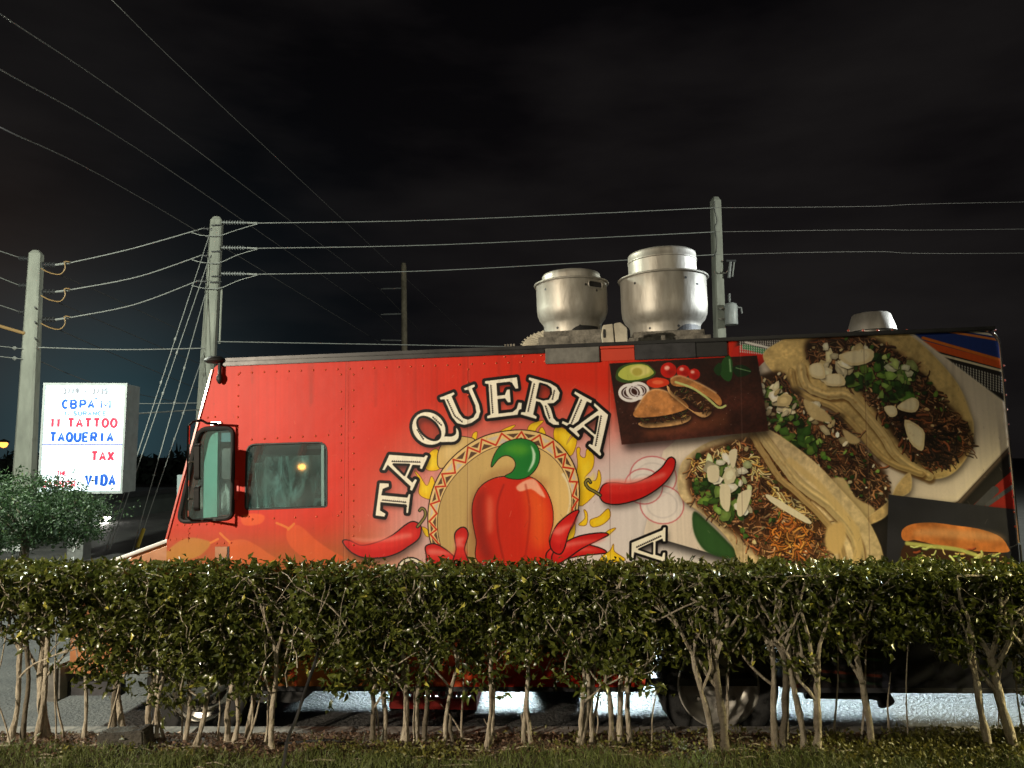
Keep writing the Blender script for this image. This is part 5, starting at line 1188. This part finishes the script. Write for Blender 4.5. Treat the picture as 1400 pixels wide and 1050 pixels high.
# dark low building beyond the tree, pale wall piece
bd = empty('low_building', (at(70, 700, 24).x, 24, lotz(-9))); tag(bd, 'dark flat roofed building behind the left tree', 'building')
dk = mat('dark stucco', (.05, .06, .055), .9, noise=.3, scale=2)
x0 = at(30, 700, 24).x - bd.location.x; x1 = at(134, 700, 24).x - bd.location.x; z1 = at(30, 684, 24).z - bd.location.z
b = MB(); b.box((x0 - 5, 0, -.4), (x1, 6, z1)); b.build('wall', dk, bd)
b = MB(); b.box((x0 - 5.1, -.15, z1 + .002), (x1 + .12, 6.1, z1 + .16)); b.build('roof_edge', M['darksteel'], bd)
b = MB(); b.box((x1 - 2.2, -.03, .3), (x1 - 1.1, -.001, 1.9)); dd = b.build('door', M['blackpaint'], bd); b = MB(); b.tube([(x1 - 1.25, -.06, 1.0), (x1 - 1.25, -.06, 1.2)], .02, 6); b.build('handle', M['galv'], dd)
pw = empty('utility_cabinet', (at(25, 740, 17).x, 17, lotz(-9))); tag(pw, 'pale utility cabinet at the foot of the left pole', 'utility cabinet')
z1 = at(25, 742, 17).z - pw.location.z; b = MB(); b.box((-.26, -.2, -.3), (.26, .2, z1)); b.build('cabinet_body', M['whitew'], pw, bevel=.02)
b = MB(); b.box((-.3, -.24, z1 + .002), (.3, .24, z1 + .05)); b.build('cabinet_lid', M['galv'], pw, bevel=.01)
b = MB(); b.box((-.21, -.215, .2), (.21, -.2, z1 - .1)); b.build('cabinet_door', M['whitew'], pw, bevel=.004)
# low dark planting far behind the plaza
far_leaf = mat('distant dark foliage', (.022, .034, .026), .9, noise=.5, scale=3)
rf_ = np.random.default_rng(5)
for i, (x0, x1, Y, h, lb) in enumerate(((-46, -31, 52, 2.6, 'leftmost dark distant thicket at the picture edge'), (-31, -21, 58, 3.3, 'dark distant thicket behind the lit sign'), (-20, -8, 50, 2.1, 'dark distant thicket between sign and truck cab'))):
    n = 2600; X = rf_.uniform(x0, x1, n); T_ = rf_.random(n); top = h * (.7 + .3 * np.sin(X * .9 + i) * np.sin(X * .37 + 2)); Zc = lotz(-9) + top * T_; Yc = Y + rf_.normal(0, 1., n)
    C = np.stack([X, Yc, Zc], 1); A_ = rf_.normal(size=(n, 3)) * .3; B_ = rf_.normal(size=(n, 3)) * .3
    V = np.stack([C, C + A_, C + B_], 1).reshape(-1, 3); o = np_mesh('distant_thicket', V, np.arange(3 * n).reshape(-1, 3), far_leaf); tag(o, lb, 'thicket', 'distant thickets'); o['kind'] = 'stuff'
# ---- small things under and beside the truck
crate = empty('milk_crate', (at(598, 948, 6.3).x, 6.35, lotz(0))); tag(crate, 'red plastic crate with white lettering under the truck', 'crate')
rp_ = mat('red crate plastic', (.5, .04, .03), .45, noise=.2, scale=9)
cw = .26 ; cw2 = (at(655, 945, 6.2).x - at(542, 945, 6.2).x) / 2
b = MB()
z0, z1 = .0, .30
for s in (-1, 1):
    b.box((-cw2, s * cw - .012, z0), (cw2, s * cw + .012, z0 + .09)); b.box((-cw2, s * cw - .014, z1 - .05), (cw2, s * cw + .014, z1)); b.box((-cw2, s * cw - .012, .15), (cw2, s * cw + .012, .18))
    b.box((s * cw2 - .012, -cw, z0), (s * cw2 + .012, cw, z0 + .09)); b.box((s * cw2 - .014, -cw, z1 - .05), (s * cw2 + .014, cw, z1))
    for k in range(9): x = -cw2 + 2 * cw2 * k / 8; b.box((x - .012, s * cw - .011, z0), (x + .012, s * cw + .011, z1 - .01))
b.box((-cw2, -cw, 0), (cw2, cw, .02)); b.build('crate_shell', rp_, crate); crate.rotation_euler = (0, 0, R(-3))
for k in range(3):
    b = MB(); b.tube([(.08 + k * .1 + .032 * math.cos(t), -cw - .02, .125 + .035 * math.sin(t)) for t in np.linspace(0, 2 * math.pi, 12, endpoint=False)], .010, 5, closed=True); b.build('white_mark', M['whitew'], crate)
gx = empty('green_box', (at(762, 945, 6.6).x, 6.7, lotz(.4))); tag(gx, 'green box with a pale oval on its side under the truck', 'box')
w_ = (at(792, 945, 6.6).x - at(726, 945, 6.6).x) / 2
b = MB(); b.box((-w_, 0, .001), (w_, .35, .24)); b.box((-w_ - .015, -.015, .24), (w_ + .015, .365, .28)); b.build('box_body', mat('green box plastic', (.01, .20, .11), .45, noise=.2, scale=7), gx, bevel=.015)
b = MB(); b.lathe([(.001, 0), (.1, 0)], (0, -.005, 0), 24, 'y'); o = b.build('oval_mark', mat('pale oval mark', (.35, .4, .34), .5), gx); o.location = (0, 0, .13); o.scale = (1.3, 1, .45)
cb = empty('concrete_block', (at(176, 1000, 4.42).x, 4.4, bedz(-2.2, 4.4) - .012)); cb.rotation_euler = (0, R(-6), R(-4)); tag(cb, 'dark weathered block lying among the left trunks', 'block')
b = MB(); b.box((-.135, -.06, 0), (.135, .06, .095)); 
o = b.build('block_body', mat('dark weathered wood block', (.045, .04, .032), .9, noise=.5, scale=14, bump=.8), cb, bevel=.008, seg=2)
hz_ = [at(432, 902, 4.2), at(424, 925, 4.22), at(414, 955, 4.28), at(404, 985, 4.25), at(393, 1012, 4.15), at(384, 1032, 4.05)]
hz_[-1].z = bedz(hz_[-1].x, hz_[-1].y) + .012; hz_.append(hz_[-1] + Vector((-.12, -.05, .002)))
hz_.insert(0, at(436, 880, 4.5)); hz_.insert(0, at(437, 858, 5.0)); b = MB(); b.tube([Vector(p) for p in smooth([tuple(p) for p in hz_], 5, False)], .009, 7); o = b.build('black_cable', M['black']); tag(o, 'black cable hanging from the truck down onto the grass', 'cable')
b = MB(); P = [Vector((x, 4.42 + .05 * math.sin(x * 3), bedz(x, 4.42) + .012)) for x in np.linspace(at(376, 1000, 4.4).x, at(480, 1000, 4.4).x, 14)]; b.tube(P, .007, 6); o = b.build('black_hose', M['black']); tag(o, 'thin black hose lying on the soil beside the cable', 'hose')
# ------------------------------------------------------------------ hedge of ficus shrubs, tree, grass and litter
def leaf_mat(name, c1, c2, c3, rough=.32):
    m = bpy.data.materials.new(name); m.use_nodes = True; t = m.node_tree; b = t.nodes['Principled BSDF']
    at_ = t.nodes.new('ShaderNodeAttribute'); at_.attribute_name = 'tint'; r = t.nodes.new('ShaderNodeValToRGB'); e = r.color_ramp.elements
    e[0].color = (*c1, 1); e[1].color = (*c3, 1); k = e.new(.6); k.color = (*c2, 1); k = e.new(.93); k.color = (*[x * 1.3 for x in c2], 1)
    t.links.new(at_.outputs['Fac'], r.inputs[0]); t.links.new(r.outputs[0], b.inputs['Base Color']); b.inputs['Roughness'].default_value = rough
    b.inputs['Specular IOR Level'].default_value = .6
    tl = t.nodes.new('ShaderNodeBsdfTranslucent'); mx = t.nodes.new('ShaderNodeMixShader'); mx.inputs[0].default_value = .25; t.links.new(r.outputs[0], tl.inputs[0])
    t.links.new(b.outputs[0], mx.inputs[1]); t.links.new(tl.outputs[0], mx.inputs[2]); t.links.new(mx.outputs[0], t.nodes['Material Output'].inputs[0])
    return m
def leaves(name, P, D, L, Wd, m, parent, rng, droop=.5):
    # P positions, D main directions; each leaf is a folded, tapered blade of 4 triangles
    n = len(P); D = D / np.linalg.norm(D, axis=1, keepdims=True)
    rnd = rng.normal(size=(n, 3)); S = np.cross(D, rnd); S /= np.linalg.norm(S, axis=1, keepdims=True) + 1e-9
    N = np.cross(S, D); L = L[:, None]; Wd = Wd[:, None]
    a = P; c = P + D * L * .45 + N * L * .10; tip = P + D * L - N * L * droop * .3
    l = P + D * L * .42 + S * Wd * .5 + N * L * .18; r = P + D * L * .42 - S * Wd * .5 + N * L * .18
    V = np.stack([a, l, c, r, tip], 1).reshape(-1, 3); k = np.arange(n)[:, None] * 5
    F = np.concatenate([k + [0, 2, 1], k + [0, 3, 2], k + [1, 2, 4], k + [2, 3, 4]], 1).reshape(-1, 3)
    o = np_mesh(name, V, F, m, parent, smooth=True)
    tint = np.repeat(np.clip(rng.beta(2, 2.4, n) + (rng.random(n) < .035) * .5, 0, 1).astype(np.float32), 5)
    at_ = o.data.attributes.new('tint', 'FLOAT', 'POINT'); at_.data.foreach_set('value', tint)
    return o
ficus = leaf_mat('ficus leaf', (.020, .034, .006), (.090, .104, .018), (.46, .42, .08), .3)
rng = np.random.default_rng(21)
HY0, HY1, HT = 4.24, 4.80, 1.20
BOT = np.array([(-40,868),(0,862),(60,850),(110,862),(150,905),(190,915),(250,930),(300,938),(370,945),(400,925),(425,915),(440,905),(480,925),(520,938),(560,918),(600,905),(650,915),(700,900),(760,912),(800,930),(850,905),(880,920),(930,895),(980,880),(1040,890),(1075,905),(1110,885),(1150,862),(1200,868),(1260,872),(1300,890),(1340,905),(1380,925),(1440,925)], float)
DEN = np.array([(-40,.4),(60,.34),(120,.5),(170,.9),(400,1.),(425,.85),(445,.95),(600,1),(1000,.95),(1060,.75),(1100,.7),(1160,.75),(1220,.8),(1300,.75),(1440,.95)], float)
def xw(px): return (px - 700) / F_PX * 4.55
def bottom(x): px = x / 4.55 * F_PX + 700; py = np.interp(px, BOT[:, 0], BOT[:, 1]); b = (525 - (py + 9)) / F_PX; return 1.85 + 4.45 * (math.sin(PITCH) + b * math.cos(PITCH)) / (math.cos(PITCH) - b * math.sin(PITCH))
def dens(x): return np.interp(x / 4.55 * F_PX + 700, DEN[:, 0], DEN[:, 1])
SHRUBS = [([(-70,1000,6),(-30,1004,8)], -50, 'at the far left end'),
 ([(15,1000,9),(33,1002,8),(50,998,9),(62,992,12)], 42, 'with a forked dark trunk at the left picture edge'),
 ([(113,1002,6)], 112, 'single thin pale stem between the left clump and the dark block'),
 ([(155,994,9),(172,990,11)], 160, 'with a leaning stem just behind the dark block'),
 ([(203,1000,10),(213,1003,8),(222,1002,7)], 212, 'with three stems right of the dark block'),
 ([(255,1002,7),(266,1006,9)], 262, 'with two slim stems in front of the front wheel'),
 ([(310,1000,9),(322,1003,8),(340,996,9)], 325, 'with three stems below the cab window'),
 ([(372,1010,10)], 374, 'single curved stem left of the hanging cable'),
 ([(512,1006,9),(525,1002,8),(553,1000,10),(568,1003,10),(583,1003,8),(606,1005,9)], 560, 'with six stems in front of the red crate'),
 ([(617,1010,6)], 622, 'with a sawn off stub beside it'),
 ([(665,1010,8),(674,1006,6)], 680, 'with a pair of stems right of the red crate'),
 ([(718,1010,7),(725,1010,7)], 722, 'with crossing stems left of the green box'),
 ([(788,1008,9),(797,1008,8),(807,1006,8)], 797, 'with fanned stems in front of the green box'),
 ([(838,1008,9),(850,1006,9),(862,1006,8)], 850, 'with three upright stems left of the rear wheel'),
 ([(977,1018,10),(990,1018,12)], 984, 'with two stems in front of the rear wheel'),
 ([(1062,1016,9),(1072,1018,9),(1100,1018,10),(1115,1020,12)], 1092, 'with tangled bare branches right of the rear wheel'),
 ([(1193,1010,11)], 1200, 'around a sawn stump beside the exhaust pipe'),
 ([(1355,1026,13),(1385,1026,16)], 1368, 'with two thick trunks at the right edge'),
 ([(1440,1024,12)], 1440, 'beyond the right picture edge')]
edges = []
cs = [s[1] for s in SHRUBS]
for i in range(len(cs)): edges.append((xw((cs[i - 1] + cs[i]) / 2) if i else xw(cs[i] - 60), xw((cs[i] + cs[i + 1]) / 2) if i < len(cs) - 1 else xw(cs[i] + 60)))
rr = random.Random(11)
def limb(b, p, d, L, r, depth, top, tips, lim):
    n = 5; P = [Vector(p)]; dd = Vector(d).normalized()
    for i in range(n):
        dd = (dd + Vector((rr.gauss(0, .22), rr.gauss(0, .16), rr.gauss(.02, .12)))).normalized()
        q_ = P[-1] + dd * L / n
        if q_.z > HT - .02: dd.z *= -.2; q_.z = HT - .02
        if not HY0 + .03 < q_.y < HY1 - .03: dd.y *= -.5; q_.y = max(HY0 + .03, min(HY1 - .03, q_.y))
        P.append(q_)
    b.tube(P, r, 6 if r > .006 else 4, r1=max(.0015, r * .5)); tips += P[2:]
    if depth > 0:
        for k in range(rr.choice((2, 3, 3))):
            i = rr.choice((2, 3, 4, 5)); nd = (dd + Vector((rr.gauss(0, .75), rr.gauss(0, .5), rr.gauss(.25, .35)))).normalized()
            limb(b, P[i], nd, L * rr.uniform(.5, .85), r * .55, depth - 1, top, tips, lim)
for (stems, cx, where), (xa, xb) in zip(SHRUBS, edges):
    base0 = at(stems[0][0], stems[0][1], 4.5); gx_ = xw(cx)
    root = empty('hedge_shrub', (gx_, 4.5, bedz(gx_, 4.5))); off = -np.array(root.location)
    tag(root, f'hedge shrub {where}', 'hedge shrub', 'clipped ficus shrubs in the hedge row')
    tips = []
    bb = MB()
    for sx, sy, wpx in stems:
        Y = 4.5 + rr.uniform(-.06, .06); x = at(sx, 1000, Y).x; py_ = sy
        # depth from how low the stem meets the ground
        Y = max(4.3, min(4.62, 4.5 - (sy - 1003) * .012)); x = at(sx, sy, Y).x
        z = bedz(x, Y) - .02; r = wpx / 2 / F_PX * Y * .86 * rr.uniform(.8, 1.1)
        zt = max(.50, min(.78, float(bottom(x)) + rr.uniform(.02, .14)))
        if sx == 617: zt = z + .2
        lean = rr.gauss(0, .035) + (x - gx_) * .12; P = []; n = 9; ph_ = rr.uniform(0, 6)
        for i in range(n):
            t_ = i / (n - 1); P.append(Vector((x + lean * t_ * 1.2 + .009 * math.sin(ph_ + t_ * 5.5) + rr.gauss(0, .002), Y + .01 * math.cos(ph_ + t_ * 4), z + (zt - z) * t_)))
        rads = [r * (1.5 if i == 0 else 1.12 if i == 1 else 1.) * (1 - .28 * i / n) * (1 + .10 * math.sin(i * 2.3 + ph_)) for i in range(n)]
        rads = [q_ * rr.uniform(.88, 1.16) for q_ in rads]
        b = MB(); b.tube([p - Vector(root.location) for p in P], rads, 9); b.build('trunk', M['bark'] if rr.random() < .8 else M['barkd'], root)
        if sx in (617,): continue
        if sx == 1193:
            pass
        K = 3 if wpx > 7 else 2
        lb = MB()
        for k in range(K):
            d = Vector((rr.uniform(-.55, .55), rr.uniform(-.35, .3), 1)); limb(lb, P[-1 - (k > 1)], d, rr.uniform(.34, .5), r * .62, 2, HT, tips, (xa, xb))
        if wpx > 8: limb(lb, P[5], Vector((rr.choice((-.6, .6)), -.15, .9)), .4, r * .5, 1, HT, tips, (xa, xb))
        bb.v, bb.f, bb.mi, bb.sm = bb.v, bb.f, bb.mi, bb.sm
        lb.v = [tuple(np.array(v) + off) for v in lb.v]; bb.add(lb.v, lb.f, True)
    for k in range(1 + int((xb - xa) / .26)):        # thin suckers between the main stems
        if cx < 130 and k > 1: break
        x = xw(rr.choice(stems)[0]) + rr.gauss(0, .07); Y = rr.uniform(4.4, 4.62); z = bedz(x, Y) - .01; h_ = rr.uniform(.12, .5) if rr.random() < .4 else float(bottom(x)) - z + .1
        ln = rr.gauss(0, .012)
        P = [Vector((x + ln * i + .006 * math.sin(i * 1.1 + x * 9), Y, z + h_ * i / 6)) - Vector(root.location) for i in range(7)]
        b = MB(); b.tube(P, rr.uniform(.005, .009), 6, r1=.003); b.build('stem', M['bark'], root)
    # extra twigs so that clipped gaps read as wood
    for k in range(int(16 * (xb - xa) / .4) + 4):
        x = rr.uniform(xa, xb); z0 = float(bottom(x)); y = rr.uniform(HY0 + .08, HY1 - .1)
        tb_ = MB(); limb(tb_, (x, y, z0 + rr.uniform(-.03, .25)), (rr.gauss(0, .5), rr.gauss(0, .4), 1), rr.uniform(.2, .4), .0045, 1, HT, tips, (xa, xb))
        bb.add([tuple(np.array(v) + off) for v in tb_.v], tb_.f, True)
    if bb.v: o = bb.build('branches', M['bark'], root); o['kind'] = 'stuff'
    # leaf sprigs: on twig tips and through the clipped volume
    nS = int(880 * (xb - xa) / .4)
    X = rng.uniform(xa - .03, xb + .03, nS); Yy = HY0 + (HY1 - HY0) * rng.beta(.9, 1.0, nS); zb = bottom(X) + .04 * np.sin(X * 14) + .03 * np.sin(X * 31 + 2) + rng.normal(0, .05, nS); Z = zb + (HT - zb) * rng.beta(1.0, .85, nS)
    keep = rng.random(nS) < dens(X) * (.55 + .45 * np.clip((Z - zb) / .22, 0, 1)) * np.where(Z > HT - .16, 1.3, 1) 
    clump = np.sin(X * 23 + 5 * Z) * np.sin(Z * 17 + X * 6 + 1) * np.sin(Yy * 11 + X * 9); keep &= (clump > -.22) | (rng.random(nS) < .35); keep &= (np.sin(X * 5.3 + 1.7) * np.sin(X * 2.1 + Z * 3) > -.55) | (rng.random(nS) < .5)
    xc = (xa + xb) / 2; ed = np.abs(X - xc) / ((xb - xa) / 2 + .001); front = HY0 + .17 * np.clip(ed - .45, 0, 1) ** 1.3 + .07 * np.sin(X * 13 + Z * 5) * np.sin(Z * 11) + .22 * np.exp(-((X - xw(402)) / .13) ** 2)
    keep &= Yy > front
    C = np.stack([X, Yy, Z], 1)[keep]
    T = np.array([tuple(t) for t in tips]) if tips else np.zeros((0, 3))
    if len(T):
        T = T[(T[:, 0] > xa - .15) & (T[:, 0] < xb + .15) & (T[:, 2] > bottom(T[:, 0]) - .05)]; T = T[rng.random(len(T)) < .5]; C = np.concatenate([C, T])
    m_ = 6; n = len(C) * m_
    Dm = rng.normal(size=(len(C), 3)) * [.7, .7, .35] + np.array([0, -.35, .25]); Dm /= np.linalg.norm(Dm, axis=1, keepdims=True)
    k = np.tile(np.arange(m_), len(C)); Cr = np.repeat(C, m_, 0); Dr = np.repeat(Dm, m_, 0)
    P = Cr + Dr * (k[:, None] - 2) * .013 + rng.normal(size=(n, 3)) * .006
    side = rng.normal(size=(n, 3)) * .8; D = Dr * .5 + side + np.array([0, 0, -.45])
    L = .022 + .045 * rng.beta(2, 1.6, n); P[:, 2] = np.minimum(P[:, 2], HT + rng.normal(0, .012, n))
    stick = rng.random(n) < .012; P[stick, 2] += rng.uniform(0, .04, stick.sum())
    o = leaves('foliage', P + off, D, L, L * rng.uniform(.36, .5, n), ficus, root, rng); o['kind'] = 'stuff'
    # drooping leaves below the canopy
# ---- left tree crown in front of the sign
tree = empty('small_tree', (at(30, 700, 11).x, 11, lotz(-7))); tag(tree, 'round leafy tree lit from the sign at the left edge', 'tree')
tz = at(30, 700, 11).z - tree.location.z
b = MB(); b.tube([(0, 0, -.3), (.05, 0, .5), (.1, 0, tz - .3)], [.09, .07, .05], 8); b.build('trunk', M['barkd'], tree)
b = MB()
for k in range(14):
    a = k * 2.4; b.tube([(.1, 0, tz - .45), (.1 + .35 * math.cos(a), .35 * math.sin(a), tz - .1), (.1 + .75 * math.cos(a), .6 * math.sin(a), tz + .1 + .15 * math.sin(k))], .025, 5, r1=.006)
b.build('limbs', M['barkd'], tree)['kind'] = 'stuff'
n = 2100; c0 = rng.normal(size=(n, 3)); c0 /= np.linalg.norm(c0, axis=1, keepdims=True); rad = rng.uniform(.35, 1., n) ** .5
bump = 1 + .16 * np.sin(c0[:, 0] * 7 + 1) * np.sin(c0[:, 2] * 6 + c0[:, 1] * 5)
C = c0 * (rad * bump)[:, None] * [1.25, .95, .55] * (1 + .25 * rng.normal(size=(n, 1)) * (rng.random((n, 1)) < .25)) + [-.22, 0, tz + .0]
C = np.concatenate([C, (c0 * (rad * bump)[:, None] * [.62, .5, .40])[:500] + [.72, -.1, tz - .08]])
m_ = 6; Cr = np.repeat(C, m_, 0); n = len(Cr); P = Cr + rng.normal(size=(n, 3)) * .035
crown = leaf_mat('tree leaf', (.02, .045, .018), (.05, .10, .035), (.13, .19, .06), .55)
L = rng.uniform(.04, .075, n); o = leaves('crown', P, rng.normal(size=(n, 3)) + [0, 0, -.3], L, L * .45, crown, tree, rng); o['kind'] = 'stuff'
# ---- grass blades, weeds, litter
def blades(name, X, Y, H, Wd, m, rng, lean=.5, kind='stuff', label=None):
    n = len(X); Z = np.array([bedz(a, b) for a, b in zip(X, Y)]); P = np.stack([X, Y, Z], 1)
    a = rng.uniform(0, 6.283, n); S = np.stack([np.cos(a), np.sin(a), np.zeros(n)], 1); Ln = rng.normal(size=(n, 3)) * lean * [1, 1, 0]; U = np.array([0, 0, 1.])
    H = H[:, None]; w_ = Wd[:, None] * S
    mid = P + (U + Ln * .5) * H * .55; tip = P + (U * .92 + Ln * 1.3) * H
    V = np.stack([P - w_, P + w_, mid - w_ * .8, mid + w_ * .8, tip], 1).reshape(-1, 3); k = np.arange(n)[:, None] * 5
    F = np.concatenate([k + [0, 1, 3], k + [0, 3, 2], k + [2, 3, 4]], 1).reshape(-1, 3)
    o = np_mesh(name, V, F, m); at_ = o.data.attributes.new('tint', 'FLOAT', 'POINT'); at_.data.foreach_set('value', np.repeat(rng.beta(2, 2, n), 5).astype(np.float32)); return tag(o, label, kind=kind)
gm = leaf_mat('grass blade', (.05, .06, .015), (.11, .14, .035), (.30, .27, .11), .6)
n = 90000; X = rng.uniform(-4.2, 4.2, n); Y = 4.75 - 1.6 * rng.random(n) ** 1.0
lim = np.interp(X, [-4, -2.6, -1.8, -.9, .3, 1.4, 2.2, 4], [4.47, 4.45, 4.36, 4.33, 4.34, 4.36, 4.45, 4.48]) + .03 * np.sin(X * 6) + .02 * np.sin(X * 17)
k = (rng.random(n) < np.clip((lim - Y) / .09, .006, 1)); X, Y = X[k], Y[k]
blades('grass', X, Y, rng.uniform(.02, .06, len(X)), rng.uniform(.0015, .003, len(X)), gm, rng)
wm = leaf_mat('yellow green weed', (.05, .055, .012), (.13, .125, .025), (.30, .26, .06), .5)
n = 2600; C = np.concatenate([rng.normal([2.5, 4.36], [.5, .12], (700, 2)), rng.normal([3.0, 4.5], [.2, .1], (220, 2)), rng.normal([1.1, 4.45], [.5, .1], (50, 2)), rng.normal([-.55, 4.3], [.22, .05], (90, 2)), rng.normal([.65, 4.45], [.25, .08], (60, 2)), rng.normal([-1, 4.3], [1.4, .08], (60, 2))])
C = C[(C[:, 1] < 4.8) & (C[:, 1] > 4.0)]
Z = np.array([bedz(a, b) for a, b in C]); m_ = 7; Cr = np.repeat(np.column_stack([C, Z]), m_, 0); n = len(Cr)
P = Cr + rng.normal(size=(n, 3)) * [.02, .02, 0] + np.column_stack([np.zeros(n), np.zeros(n), rng.uniform(.0, .06, n)])
L = rng.uniform(.015, .035, n); o = leaves('weeds', P, rng.normal(size=(n, 3)) + [0, 0, .5], L, L * .5, wm, None, rng); tag(o, kind='stuff')
dl = leaf_mat('dead leaf', (.05, .028, .016), (.15, .09, .055), (.55, .46, .36), .8)
n = 20000; X = rng.uniform(-4, 4, n); Y = rng.uniform(4.27, 4.86, n); Z = np.array([bedz(a, b) for a, b in zip(X, Y)]) + rng.uniform(.003, .014, n)
D = rng.normal(size=(n, 3)) * [1, 1, .18]; L = rng.uniform(.012, .036, n); o = leaves('leaf_litter', np.stack([X, Y, Z], 1), D, L, L * .5, dl, None, rng); tag(o, kind='stuff')
b = MB()
for k in range(150):
    x, y = rr.uniform(-3.6, 3.6), rr.uniform(4.1, 4.8); a = rr.uniform(-.5, .5) + (0 if rr.random() < .7 else 1.2); l_ = rr.uniform(.05, .22); dx, dy = math.cos(a) * l_, math.sin(a) * l_ * .5
    b.tube([(x, y, bedz(x, y) + .008), (x + dx / 2, y + dy / 2, bedz(x, y) + .014), (x + dx, y + dy, bedz(x + dx, min(4.85, y + dy)) + .01)], rr.uniform(.002, .005), 4)
o = b.build('fallen_twigs', M['bark']); tag(o, kind='stuff')
